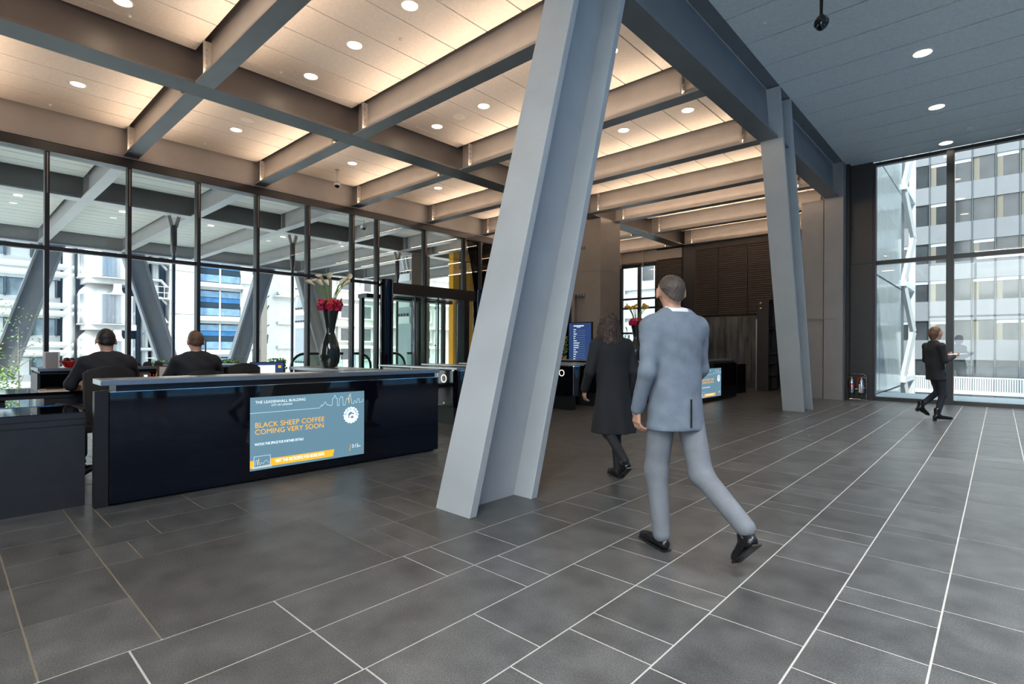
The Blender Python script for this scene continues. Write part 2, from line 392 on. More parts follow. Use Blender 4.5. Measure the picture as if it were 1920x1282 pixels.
# dark panel and pillar at the left of it
w = MB().box(-2.86, -2.39, 16.12, 16.4, 0, 6.06).build('wall_back', 'anth'); w['kind'] = 'structure'
MB().box(-2.865, -2.385, 16.105, 16.12, 3.48, 3.50).build('panel_joint', 'black', w)
tp = thing('pillar', 'grey paired steel pillar beside the dark panel and fire extinguishers', 'pillar', (-3.4, 15.6, 0))
MB().box(-.52, 0.0, .08, .6, 0, 5.2).build('left_plate', 'rpillar', tp)
MB().box(.035, .46, 0, .6, 0, 6.06).build('right_plate', 'rpillar', tp)
MB().box(0, .035, .14, .6, 0, 6.06).build('recess', 'girder', tp)
MB().box(-.525, .465, -.006, 0.005, 2.06, 2.085).build('joint', 'girder', tp)
w = MB().box(-2.93, -2.86, 15.9, 16.4, 0, 6.06).build('trim_2', 'black'); w['kind'] = 'structure'
# ================================================================== CLOSING WALLS OF THE HALL
win3 = setting('window_3')                             # right side glazing, outside the frame
for y in [-6+2.23*i for i in range(11)]:
    MB().box(5.05, 5.2, y-.05, y+.05, 0, 6.06).build('mullion', 'frame', win3)
MB().box(5.08, 5.18, -6, 16.3, 3.45, 3.55).build('transom', 'frame', win3)
MB().box(5.12, 5.13, -6, 16.3, .05, 6.05).build('pane', 'blueglass', win3)
for y in [-4.5+2.6*i for i in range(8)]:             # added unseen uplighters, brighten the right-hand ceiling
    MB().box(4.72, 4.98, y-.12, y+.12, 0, .9).build('added_uplighter', 'frame', win3)
    area('added_uplight_lamp', (4.85, y, .93), .2, .2, 46, (.97, 1, .98), (math.pi, math.radians(22), 0), 2.0)
win4 = setting('window_4')                             # entrance glazing behind the camera
wb = MB().box(-13.6, -3.1, -6.15, -5.95, 0, 6.06).build('wall_back', 'pillar'); wb['kind'] = 'structure'  # unseen wall kept solid to darken the left floor and desk reflections
for x in (-3.05, -1.0, 1.05, 3.1, 5.1):
    MB().box(x-.05, x+.05, -6.1, -5.95, 0, 6.06).build('mullion', 'frame', win4)
MB().box(-3.0, 5.2, -6.06, -5.98, 3.1, 3.2).build('transom', 'frame', win4)
MB().box(-3.0, 5.2, -6.03, -6.02, .05, 6.05).build('pane', 'glass', win4)
# far dark louvred wall of the reception hall
wf = setting('wall_far')
MB().box(-13.6, -3.4, 19.32, 19.5, 5.2, 6.3).build('upper_wall', 'louvre', wf)
MB().box(-10.0, -3.2, 19.43, 19.55, 0, 5.2).build('backing', 'black', wf)
def louvre_panel(x0, x1, z0, z1, y=19.3):
    p = MB().box(x0+.012, x1-.012, y, y+.12, z0, z1).build('louvre_panel', 'louvre', wf)
    s = MB(); n = int((z1-z0)/.075)
    for i in range(n):
        z = z0+(i+.2)*(z1-z0)/n
        s.add([(x0+.03, y, z), (x1-.03, y, z), (x1-.03, y-.018, z+.02), (x0+.03, y-.018, z+.02), (x0+.03, y, z+.055), (x1-.03, y, z+.055)], [(0, 1, 2, 3), (3, 2, 5, 4)])
    s.build('louvre_slats', 'louvre', p, kind='stuff')
for a, b in ((-8.45, -7.56), (-7.56, -6.53), (-6.53, -5.5), (-5.5, -4.5), (-4.5, -3.35)):
    louvre_panel(a, b, 2.5, 5.0); louvre_panel(a, b, 0, 2.46)
louvre_panel(-10.0, -8.95, 2.5, 4.75); louvre_panel(-10.0, -8.95, 0, 2.46)
MB().box(-10.0, -8.95, 19.28, 19.4, 4.78, 5.15).build('brown_header', 'pillar', wf)
MB().box(-8.95, -8.45, 19.35, 19.5, 0, 5.2).build('recess', 'black', wf)
MB().box(-8.45, -3.35, 19.36, 19.5, 5.0, 5.2).build('header', 'louvre', wf)
MB().box(-3.35, -3.2, 16.3, 19.5, 0, 5.15).build('return_wall', 'louvre', wf)
MB().box(-13.6, -10.0, 19.3, 19.5, 4.75, 5.3).build('window_header', 'pillar', wf)
win5 = setting('window_5')
for x in (-13.5, -12.55, -11.62, -10.79, -10.02):
    MB().box(x-.06, x+.06, 19.3, 19.42, 0, 4.75).build('mullion', 'frame', win5)
for z in (1.9, 2.92, 3.3, 4.62):
    MB().box(-13.5, -10.0, 19.32, 19.4, z-.04, z+.04).build('transom', 'frame', win5)
MB().box(-13.5, -10.0, 19.355, 19.365, .05, 4.7).build('pane', 'glass', win5)
smooth_angle(MB().tube([(-13.4, 19.2, 4.72), (-10.05, 19.2, 4.66)], .07, 10).build('blind_roller', 'darkpl', win5))
for x in (-11.55, -10.55):
    smooth_angle(MB().tube([(x, 19.16, 5.2), (x, 19.16, 4.8), (x+.06, 19.1, 4.62), (x, 19.08, 4.56)], .018, 8).build('hanger', 'steel', win5))
# brown pillar in the hall
tp = thing('pillar', 'tall brown square pillar with recessed panel in the reception hall', 'pillar', (-9.33, 13.95, 0))
MB().box(-.53, .53, -.5, .6, 2.95, 5.2).build('upper_shaft', 'pillar', tp)
MB().box(-.53, -.42, -.5, .6, 0, 2.95).build('left_cheek', 'pillar', tp)
MB().box(-.02, .53, -.5, .6, 0, 2.95).build('right_shaft', 'pillar', tp)
MB().box(-.42, -.02, -.38, .6, 0, 2.95).build('recess_panel', 'pillar', tp)
MB().box(-.54, .54, -.51, .61, 3.63, 3.645).build('joint', 'girder', tp)
for zz in (2.88, 4.32):
    for i in range(4): MB().box(-.42+i*.11, -.36+i*.11, -.53, -.42, zz, zz+.07).build('bracket', 'girder', tp)
for i in range(2): MB().bar((-.36+i*.14, -.52, 5.1), (-.24+i*.14, -.52, 4.75), .04, .03).build('strut', 'steel', tp)
# ================================================================== RECEPTION FURNITURE
M['scr'] = mat('screen_blue', (.02, .03, .04), .15, emit=(.150, .285, .375), estr=.7)
M['scrhi'] = mat('screen_white', (.6, .7, .75), .2, emit=(.78, .90, .95), estr=.75)
M['scror'] = mat('screen_orange', (.5, .25, .02), .2, emit=(.95, .44, .03), estr=.78)
M['scrdk'] = mat('screen_dark_blue', (.01, .015, .05), .2, emit=(.025, .055, .16), estr=.75)
M['scrmid'] = mat('screen_outline', (.2, .3, .35), .2, emit=(.38, .56, .66), estr=.75)
M['ringlight'] = mat('gate_ring_light', (.7, .65, .55), .3, emit=(1, .93, .8), estr=.7)
M['vase'] = mat('smoked_glass_vase', (.018, .024, .02), .06, spec=.6)
M['pink'] = mat('magenta_petals', (.62, .015, .10), .6, var=.3, scale=60)
M['orange'] = mat('orange_petals', (.75, .10, .04), .5)
M['cream'] = mat('calla_cream', (.78, .70, .50), .5)
M['yellow'] = mat('calla_yellow', (.80, .52, .08), .5)
M['stem'] = mat('green_stem', (.14, .26, .05), .5)
M['leafd'] = mat('dark_leaf', (.012, .012, .012), .4)
M['leaf'] = mat('leaf_green', (.16, .27, .06), .6)
M['red'] = mat('red_glass', (.60, .004, .008), .15)
M['paper'] = mat('paper', (.80, .78, .74), .7)
M['kraft'] = mat('brown_paper', (.45, .33, .23), .8, bump=.5, bscale=30)
M['fabric'] = mat('black_fabric', (.016, .015, .015), .85)
M['wood'] = mat('brown_frame', (.12, .085, .06), .5)
M['gold'] = mat('brass', (.75, .5, .2), .25, metal=1)
M['clear'] = glassmat('clear_glass', (.96, .98, .98))

def text(body, size, loc, m, parent, align='LEFT', name='lettering', stretch=1.0, rot=None, bold=0.0, width=None):
    """flat lettering facing +x, reading towards +y"""
    cu = bpy.data.curves.new(name, 'FONT'); cu.body = body; cu.size = size; cu.align_x = align; cu.offset = bold; cu.resolution_u = 3
    tmp = bpy.data.objects.new('tmp', cu); COL.objects.link(tmp)
    me = bpy.data.meshes.new_from_object(tmp.evaluated_get(bpy.context.evaluated_depsgraph_get()))
    bpy.data.objects.remove(tmp); bpy.data.curves.remove(cu)
    if width:
        xs_ = [v.co.x for v in me.vertices]; stretch = width/(max(xs_)-min(xs_))
    base = Matrix(((0, 0, 1, loc[0]), (stretch, 0, 0, loc[1]), (0, 1, 0, loc[2]), (0, 0, 0, 1)))
    if rot is not None: base = base @ Matrix.Rotation(rot, 4, 'Z')
    me.transform(base); me.materials.clear(); me.materials.append(M[m])
    o = bpy.data.objects.new(name, me); COL.objects.link(o); o.parent = parent
    return o
def flat(pts, x, m, parent, name):                    # flat shape on the screen plane
    b = MB(); b.add([(x, y, z) for y, z in pts], [tuple(range(len(pts)))])
    return b.build(name, m, parent, fix=False)
def polyline(pts, x, w, m, parent, name):
    b = MB()
    for (a, c), (e, f) in zip(pts, pts[1:]):
        L = math.hypot(e-a, f-c) or 1e-6; nx, ny = -(f-c)/L*w/2, (e-a)/L*w/2; ex, ey = (e-a)/L*w/2, (f-c)/L*w/2
        b.add([(x, a-ex-nx, c-ey-ny), (x, e+ex-nx, f+ey-ny), (x, e+ex+nx, f+ey+ny), (x, a-ex+nx, c-ey+ny)], [(0, 1, 2, 3)])
    return b.build(name, m, parent)
def advert(parent, y0, z0, w=1.21, h=.70, x=.004, full=True):
    s = MB().box(x-.004, x, y0, y0+w, z0, z0+h).build('advert_screen', 'scr', parent)
    X = x+.0012; Y = lambda u: y0+u*w; Z = lambda v: z0+(1-v)*h          # u right, v down, both 0..1
    text('THE LEADENHALL BUILDING', .038, (X, Y(.036), Z(.088)), 'scrhi', s, width=.408*w)
    text('CITY OF LONDON', .027, (X, Y(.162), Z(.135)), 'scrhi', s, width=.168*w)
    sky = [(0, .185), (.57, .185), (.59, .14), (.595, .16), (.62, .10), (.64, .15), (.655, .15), (.67, .165), (.685, .155), (.688, .06), (.70, .05), (.712, .01), (.722, .055), (.733, .06), (.735, .17), (.752, .17),
           (.755, .07), (.77, .035), (.785, .05), (.79, .17), (.808, .17), (.82, .08), (.83, .065), (.838, .075), (.84, .10), (.858, .0), (.876, .16), (.893, .16), (.897, .12), (.91, .12), (.913, .15), (.925, .15), (.93, .09), (.948, .09), (.95, .15), (.97, .14), (.985, .14), (.99, .10), (1.0, .11)]
    sk = [(Y(min(.99, u)), Z(v+.03)) for u, v in sky]
    polyline(sk, X, .006, 'scrmid', s, 'skyline_outline')
    flat([(Y(.842), Z(.18)), (Y(.850), Z(.18)), (Y(.850), Z(.055)), (Y(.842), Z(.07))], X+.0006, 'scror', s, 'skyline_tower')
    text('BLACK SHEEP COFFEE', .071, (X, Y(.034), Z(.418)), 'scror', s, width=.575*w)
    text('COMING VERY SOON', .071, (X, Y(.034), Z(.512)), 'scror', s, width=.570*w)
    text('WATCH THIS SPACE FOR FURTHER DETAILS', .034, (X, Y(.034), Z(.662)), 'scrhi', s, width=.395*w, bold=.0006)
    flat([(Y(0), Z(.965)), (Y(.695), Z(.965)), (Y(.708), Z(.862)), (Y(0), Z(.862))], X, 'scror', s, 'orange_banner')
    text('VISIT THE MICROSITE FOR MORE INFO', .046, (X+.0008, Y(.195), Z(.930)), 'scrhi', s, width=.42*w, bold=.0008)
    flat([(Y(.03), Z(.955)), (Y(.155), Z(.955)), (Y(.155), Z(.81)), (Y(.03), Z(.81))], X+.0006, 'scr', s, 'laptop_icon')
    polyline([(Y(.03), Z(.945)), (Y(.03), Z(.81)), (Y(.155), Z(.81)), (Y(.155), Z(.945)), (Y(.018), Z(.955)), (Y(.018), Z(.97)), (Y(.165), Z(.97)), (Y(.165), Z(.955)), (Y(.03), Z(.955))], X+.0012, .006, 'scrmid', s, 'laptop_outline')
    polyline([(Y(.04), Z(.93)), (Y(.045), Z(.86)), (Y(.052), Z(.86)), (Y(.056), Z(.93)), (Y(.064), Z(.84)), (Y(.075), Z(.93)), (Y(.088), Z(.90)), (Y(.10), Z(.92)), (Y(.115), Z(.88)), (Y(.13), Z(.88)), (Y(.145), Z(.92))], X+.0012, .004, 'scrmid', s, 'laptop_skyline')
    flat([(Y(.058), Z(.93)), (Y(.062), Z(.93)), (Y(.064), Z(.86)), (Y(.060), Z(.86))], X+.0016, 'scror', s, 'laptop_tower')
    flat([(Y(.853), Z(.925)), (Y(.857), Z(.925)), (Y(.868), Z(.825)), (Y(.864), Z(.825))], X, 'scror', s, 'clock_stroke')
    text('3:15', .056, (X, Y(.876), Z(.880)), 'scrhi', s, width=.062*w); text('PM', .024, (X, Y(.942), Z(.880)), 'scrhi', s, width=.02*w)
    # round badge with scalloped edge
    cy_, cz_ = Y(.868), Z(.365); r = .088
    flat([(cy_+(r+.005*math.cos(16*t))*math.cos(t), cz_+(r+.005*math.cos(16*t))*math.sin(t)) for t in [2*math.pi*i/96 for i in range(96)]], X, 'scrhi', s, 'badge_disc')
    for word, a0, st in (('BLACK', 168, -19), ('SHEEP', 64, -17)):
        for i, ch in enumerate(word):
            a = math.radians(a0+st*i); text(ch, .034, (X+.0008, cy_+.056*math.cos(a), cz_+.056*math.sin(a)), 'scr', s, 'CENTER', 'badge_letter', rot=a-math.pi/2, bold=.0006)
    flat([(cy_+.04*u, cz_+.04*v) for u, v in ((-.8, -.2), (-.9, .3), (-.4, .85), (.1, .9), (.45, .55), (.9, .5), (.75, .1), (.5, .2), (.2, .35), (-.2, .1), (-.5, -.1), (-.55, -.8), (-.8, -.8))], X+.0008, 'scr', s, 'badge_emblem')
    flat([(cy_+.04*u, cz_+.04*v) for u, v in ((.0, -.35), (.45, -.1), (.65, -.45), (.85, -.7), (.4, -.9), (-.1, -.75), (-.3, -.8))], X+.0008, 'scr', s, 'badge_emblem')
    return s

def reception_desk(label, loc, rz, L, ydisp):
    t = thing('reception_desk', label, 'desk', loc, rz)
    MB().box(-.42, -.05, .04, L-.04, 0, .03).build('plinth', 'black', t)
    MB().box(-.42, -.03, .0, L, .03, .915).build('carcass', 'anth', t)
    MB().box(-.028, 0, 0, L, .02, .92).build('front_panel', 'gloss', t, bevel=.004)
    MB().box(-.03, .003, 0, L, .92, .926).build('top_trim', 'chrome', t)
    MB().box(-.34, -.05, .05, L-.02, .917, .975).build('recess', 'anth', t)
    MB().box(-.36, .012, -.06, L+.01, .975, 1.02).build('counter', 'counter', t, bevel=.004)
    MB().box(-.10, -.01, -.095, -.005, 0, .93).build('end_post', 'black', t)
    advert(t, ydisp, .108)
    return t
desk = reception_desk('long black gloss reception desk with lit blue advert screen, in the foreground', (-5.265, .945, 0), -.0225, 3.33, 1.077)
desk2 = reception_desk('far black reception desk with blue advert screen, before the dark wall', (-5.2, 11.25, 0), 0, 3.31, 1.02)
t = thing('low_desk', 'low anthracite desk with mirror black top at the left edge', 'desk', (-5.46, -.4, 0))
MB().box(-.72, 0, -1.6, 1.22, .0, .655).build('body', 'anth', t)
MB().box(-.70, -.006, -1.6, 1.22, .655, .662).build('shadow_gap', 'black', t)
MB().box(-.72, 0, -1.6, 1.22, .662, .705).build('band', 'anth', t)
MB().box(-.70, -.006, -1.6, 1.22, .705, .71).build('shadow_gap', 'black', t)
MB().box(-.72, 0, -1.6, 1.22, .71, .755).build('edge', 'anth', t)
MB().box(-.715, -.004, -1.6, 1.215, .755, .762).build('top', 'gloss', t)
MB().box(-.72, -.70, -1.6, 1.22, .762, .766).build('trim', 'chrome', t)
# staff work counter under the left glazing
t = thing('work_counter', 'long dark staff work counter behind the seated receptionists', 'counter', (-7.8, 1.4, 0))
MB().box(-.45, .40, -3.0, 2.6, .77, .80).build('top', 'gloss', t)
MB().box(-.45, .395, -3.0, 2.6, .735, .77).build('apron', 'anth', t)
for y in (-2.9, -.95, 1.3, 2.55): MB().box(-.44, .36, y-.025, y+.025, 0, .735).build('leg_panel', 'black', t)
dr = MB().box(-.3, .398, -.63, .0, .56, .73).build('drawer', 'anth', t)
t = thing('counter_hutch', 'open black hutch shelf with grey top on the staff work counter', 'shelf', (-8.0, 1.9, .80))
MB().box(-.25, .38, -1.16, 1.2, .215, .245).build('top', 'counter', t)
MB().box(-.23, .34, -1.14, 1.18, .18, .215).build('recess', 'anth', t)
MB().box(-.25, -.23, -1.15, 1.19, 0, .2).build('back', 'black', t)
for y in (-1.15, -.55, .1, .75, 1.17): MB().box(-.23, .365, y-.012, y+.012, 0, .19).build('divider', 'black', t)
t = thing('return_counter', 'grey topped return counter carrying the tall flower vase', 'counter', (-6.45, 3.55, 0))
MB().box(-.75, .70, -.26, .26, .98, 1.02).build('top', 'counter', t, bevel=.003)
MB().box(-.72, .66, -.2, .22, 0, .98).build('body', 'anth', t)
t = thing('return_counter', 'dark return counter carrying the second flower vase beyond the gates', 'counter', (-6.45, 11.62, 0))
MB().box(-1.2, .40, -.3, .3, .965, 1.0).build('top', 'counter', t, bevel=.003)
MB().box(-1.15, .38, -.25, .26, 0, .965).build('body', 'anth', t)
# ---- office chairs
def chair(label, loc, rz, h, w=.36, arms=True):
    t = thing('office_chair', label, 'chair', loc, rz)        # faces local +y
    b = MB(); n = 7
    prof = [(-.20, .50), (-.24, .60), (-.245, .75), (-.23, h-.06), (-.225, h)]
    ws = [w*.42, w*.46, w*.5, w*.5, w*.40]
    vs = []
    for (y, z), hw in zip(prof, ws):
        for i in range(n):
            u = -1+2*i/(n-1); vs.append((u*hw, y+.05*u*u, z-(.03*u*u if z == h else 0)))
    m = len(vs); vs += [(x, y-.035, z) for x, y, z in vs]
    fs = []
    for r in range(len(prof)-1):
        for i in range(n-1):
            a = r*n+i; fs.append((a, a+1, a+n+1, a+n)); fs.append((m+a+n, m+a+n+1, m+a+1, m+a))
    for i in range(n-1):
        a = (len(prof)-1)*n+i; fs.append((a, a+1, m+a+1, m+a)); fs.append((m+i, m+i+1, i+1, i))
    for r in range(len(prof)-1):
        a = r*n; fs.append((a, a+n, m+a+n, m+a)); a += n-1; fs.append((m+a, m+a+n, a+n, a))
    b.add(vs, fs); smooth_angle(b.build('backrest', 'fabric', t, fix=True), 50)
    MB().box(-.23, .23, -.22, .24, .45, .53).build('seat', 'fabric', t, bevel=.02)
    if arms:
        for s in (-1, 1): smooth_angle(MB().tube([(s*w*.46, -.2, .66), (s*(w*.5+.06), -.05, .70), (s*(w*.5+.07), .16, .71)], [.035, .03, .022], 8).build('armrest', 'fabric', t))
    smooth_angle(MB().lathe([(.03, .08), (.03, .45)], 12).build('gas_post', 'chrome', t))
    b = MB()
    for k in range(5):
        a = 2*math.pi*k/5; b.bar((0, 0, .09), (.27*math.cos(a), .27*math.sin(a), .05), .04, .03); b.lathe([(.025, 0), (.025, .05)], 8, (.27*math.cos(a), .27*math.sin(a), 0))
    b.build('star_base', 'darkpl', t)
    return t
FW = math.pi/2                                         # facing the left glazing
chair('black office chair of the left receptionist', (-6.72, 1.12, 0), FW+.25, 1.09, .44)
chair('black office chair of the right receptionist', (-6.72, 2.05, 0), FW, 1.03, .40)
chair('empty black office chair by the computer monitor', (-7.12, 2.63, 0), FW-.15, 1.09, .36)
# ---- things on the counters
def on(name, label, cat, loc, rz=0, group=None): return thing(name, label, cat, loc, rz, group)
HT = 1.045
t = on('fruit_bowl', 'red glass bowl with dark fruit on the hutch by the left receptionist', 'bowl', (-7.78, 1.04, HT))
smooth_angle(MB().lathe([(.03, 0), (.06, .005), (.115, .075), (.108, .078), (.05, .018), (.0, .012)], 24).build('bowl', 'red', t))
for i in range(5):
    a = i*1.26; smooth_angle(MB().lathe([(.002, -.03), (.02, -.024), (.03, 0), (.02, .024), (.002, .03)], 8, (.05*math.cos(a), .05*math.sin(a), .085)).build('fruit', 'leafd', t))
t = on('display_stand', 'grey notice panel in a white frame on the hutch, left of the red bowl', 'sign', (-7.76, .87, HT))
MB().box(-.012, .0, -.07, .07, .0, .18).build('frame', 'white', t); MB().box(0, .004, -.052, .052, .0, .172).build('panel', 'steel', t)
t = on('paper_bag', 'crumpled brown paper bag on the staff counter', 'bag', (-7.55, 1.08, .80))
smooth_angle(MB().lathe([(.045, 0), (.05, .05), (.042, .11), (.052, .13), (.03, .17), (.045, .21), (.02, .215)], 9).build('bag', 'kraft', t), 25)
for i, (nm, lb, x, y, w, d, z, h, m) in enumerate((('magazine', 'striped magazine at the bottom of the pile on the staff counter', -7.53, .86, .22, .24, .80, .012, 'paper'), ('magazine', 'beige magazine on the pile on the staff counter', -7.54, .86, .21, .23, .812, .012, 'kraft'), ('notebook', 'black notebook on top of the magazine pile', -7.58, .87, .15, .14, .824, .014, 'darkpl'))):
    tag(MB().box(x-w/2, x+w/2, y-d/2, y+d/2, z, z+h).build(nm, m), lb, 'magazine' if nm == 'magazine' else 'notebook')
t = on('ring_binder', 'white ring binder standing beside the left receptionist', 'binder', (-7.56, 1.17, .80), .3)
MB().box(-.01, .01, -.03, .10, 0, .245).build('cover', 'paper', t); MB().box(-.02, .012, -.035, -.028, 0, .245).build('spine', 'white', t)
for i in range(4):
    c = on('cap', f'dark folded cap on the hutch, {("first", "second", "third", "fourth")[i]} from the left receptionist', 'hat', (-7.80, 1.55+i*.115, HT), .3*i)
    smooth_angle(MB().lathe([(.05, 0), (.048, .02), (.037, .045), (.015, .055), (.002, .057)], 14).build('crown', 'fabric', c)); MB().box(.03, .09, -.03, .03, 0, .006).build('peak', 'fabric', c)
t = on('picture_frame', 'brown framed notice leaning on the staff counter between the receptionists', 'frame', (-7.55, 1.90, .905), .25)
MB().box(-.012, 0, -.09, .09, -.1, .15).build('frame', 'wood', t); MB().box(0, .003, -.06, .075, -.085, .135).build('sheet', 'paper', t)
t = on('card_holder', 'brown card holder with cards and a phone on the staff counter', 'holder', (-7.5, 1.66, .80))
MB().box(-.02, 0, -.07, .07, 0, .18).build('back', 'wood', t); MB().box(.002, .008, -.04, -.005, .05, .15).build('pink_card', 'pink', t); MB().box(.002, .01, .015, .05, .04, .15).build('phone', 'scrhi', t)
t = on('pen_pot', 'small pot of pink and yellow pens on the staff counter', 'pot', (-7.5, 1.765, .80))
MB().lathe([(.045, 0), (.05, .09), (.04, .09), (.03, .02)], 14).build('pot', 'darkpl', t)
for i in range(7):
    a = i*.9; MB().tube([(.02*math.cos(a), .02*math.sin(a), .05), (.045*math.cos(a), .045*math.sin(a), .155+.01*(i % 3))], .007, 6).build('pen', ('pink', 'yellow', 'kraft')[i % 3], t)
t = on('monitor', 'computer monitor with a blue and white window beside the empty chair', 'monitor', (-7.35, 3.06, .80), -.1)
MB().box(-.02, 0, -.22, .22, .05, .285).build('case', 'darkpl', t); MB().box(0, .002, -.21, .21, .06, .275).build('screen', 'scrdk', t)
MB().box(.002, .003, -.20, .10, .065, .24).build('open_window', 'scrhi', t); MB().box(.002, .003, .14, .18, .20, .235).build('icon', 'scror', t)
MB().box(-.05, -.01, -.03, .03, 0, .08).build('foot', 'darkpl', t)
t = on('monitor', 'small white phone screen right of the second receptionist', 'screen', (-7.5, 2.36, .80))
MB().box(-.03, -.004, -.02, .10, 0, .19).build('case', 'wood', t); MB().box(-.004, 0, -.02, .03, .05, .15).build('screen', 'scrhi', t)
for i, (x, y, w, d, rz, lb) in enumerate(((-.20, .52, .18, .26, .1, 'white papers at the left end of the reception counter'), (-.2, 1.0, .2, .28, -.1, 'white papers in the middle of the reception counter'), (-.2, 1.55, .2, .5, .02, 'wide white sheet on the reception counter near the empty chair'))):
    c = math.cos(-.0225); s = math.sin(-.0225)
    o = MB().box(-w/2, w/2, -d/2, d/2, 0, .004).build('paper_sheet', 'paper'); o.location = (-5.265+c*x-s*y, .945+s*x+c*y, 1.0205); o.rotation_euler = (0, 0, rz); tag(o, lb, 'paper')
o = MB().box(-.006, .006, -.05, .05, 0, .17).build('leaflet_holder', 'clear'); o.location = (-6.35, 3.75, 1.02); tag(o, 'clear leaflet holder right of the tall flower vase', 'holder')
# ---- tall vases
def calla(parent, p, q, m, r=.032):
    p = Vector(p); q = Vector(q); d = (q-p); mid = p+d*.5+Vector((d.x, d.y, 0))*-.12
    s = smooth_angle(MB().tube([p, mid, q], .007, 6).build('stem', 'stem', parent))
    dn = (d.normalized()*.6+Vector((d.x, d.y, 0)).normalized()*.5).normalized(); u = dn.orthogonal().normalized(); v = dn.cross(u)
    b = MB(); vs = []; n = 10
    for (rr, hh) in ((.006, -.02), (.014, .02), (.022, .055), (r, .085)):
        for j in range(n):
            a = 2*math.pi*j/n; tip = .035*max(0, math.cos(a)) if hh > .08 else 0
            vs.append(q+dn*(hh+tip)+(u*math.cos(a)+v*math.sin(a))*(rr+tip*.5))
    b.add(vs, [(i*n+j, i*n+(j+1) % n, (i+1)*n+(j+1) % n, (i+1)*n+j) for i in range(3) for j in range(n)])
    smooth_angle(b.build('bloom', m, s), 80)
def flower_vase(label, loc, sc, petals, seed, spread=1.0):
    r_ = random.Random(seed)
    t = thing('flower_vase', label, 'vase', loc); t.scale = (sc, sc, sc)
    smooth_angle(MB().lathe([(.06, 0), (.095, .008), (.122, .08), (.135, .17), (.131, .23), (.103, .34), (.070, .43), (.058, .475), (.067, .54), (.094, .68), (.113, .76), (.106, .76), (.06, .56), (.03, .5)], 36).build('vase', 'vase', t))
    b = MB()
    for i in range(190):
        a = r_.random()*6.283; z = .77+r_.random()*.13; rr = (.125+.035*r_.random())*math.sqrt(max(.05, 1-((z-.82)/.13)**2)); c = Vector((rr*math.cos(a), rr*math.sin(a), z)); nrm = Vector((c.x, c.y, (z-.78)*1.5)).normalized()
        u = nrm.orthogonal().normalized(); w = nrm.cross(u); k = .022+.012*r_.random(); ph = r_.random()*6
        b.add([c+(u*math.cos(ph+j*1.257)+w*math.sin(ph+j*1.257))*k+nrm*(.012 if j % 2 else -.004) for j in range(5)]+[c-nrm*.008], [(0, 1, 5), (1, 2, 5), (2, 3, 5), (3, 4, 5), (4, 0, 5)])
    b.build('hydrangea_petals', 'pink', t, kind='stuff')
    for a, lift in ((2.5, .12), (.4, .10), (-.5, .08), (3.6, .1)):
        b = MB(); c = Vector((math.cos(a), math.sin(a), 0)); w = Vector((-c.y, c.x, 0))
        b.add([c*.07+Vector((0, 0, .78))-w*.03, c*.07+Vector((0, 0, .78))+w*.03, c*.15+Vector((0, 0, .84))+w*.05, c*.16+Vector((0, 0, .84))-w*.05, c*.19+Vector((0, 0, .84+lift))], [(0, 1, 2, 3), (3, 2, 4)])
        b.build('anthurium', 'orange', t)
    for a in (2.4, -.9):
        c = Vector((math.cos(a), math.sin(a), 0)); pts = [c*.08+Vector((0, 0, .77)), c*.19+Vector((0, 0, .77)), c*.22+Vector((0, 0, .83)), c*.15+Vector((0, 0, .88)), c*.10+Vector((0, 0, .84))]
        smooth_angle(MB().tube(pts, .012, 6).build('curled_leaf', 'leafd', t))
    for i in range(10):
        a = 6.283*i/10+.3*r_.random(); R1 = .05; R2 = (.12+.17*r_.random())*spread
        calla(t, (R1*math.cos(a), R1*math.sin(a), .86), (R2*math.cos(a), R2*math.sin(a), 1.10+.05*r_.random()), petals)
    return t
flower_vase('tall dark glass vase with magenta flowers and cream calla lilies on the return counter', (-6.62, 3.58, 1.02), 1.0, 'cream', 5)
flower_vase('second tall dark vase with magenta flowers and yellow calla lilies, beyond the gates', (-6.52, 11.55, 1.0), 1.12, 'yellow', 9, .7)
for i, (x, h, r) in enumerate(((-6.80, .62, .06), (-6.96, .42, .075), (-7.12, .30, .06))):
    t = on('glass_cylinder', f'clear glass cylinder vase left of the second flower vase, {("nearest and tallest", "middle", "farthest and lowest")[i]}', 'vase', (x, 11.6, 1.0))
    smooth_angle(MB().lathe([(r, 0), (r, h), (r-.006, h), (r-.006, .02), (.002, .02)], 20).build('glass', 'clear', t))
    b = MB()
    for k in range(14):
        z = .03+random.random()*h*1.3; a = random.random()*6.28; b.tube([(0, 0, z), (r*.8*math.cos(a), r*.8*math.sin(a), z+.1)], .008, 5)
    b.build('twigs', 'leafd' if i else 'stem', t, kind='stuff')
    if i == 0: smooth_angle(MB().lathe([(.004, .0), (.03, .03), (.035, .07), (.02, .1), (.004, .12)], 10, (0, 0, .28)).build('flower', 'pink', t))
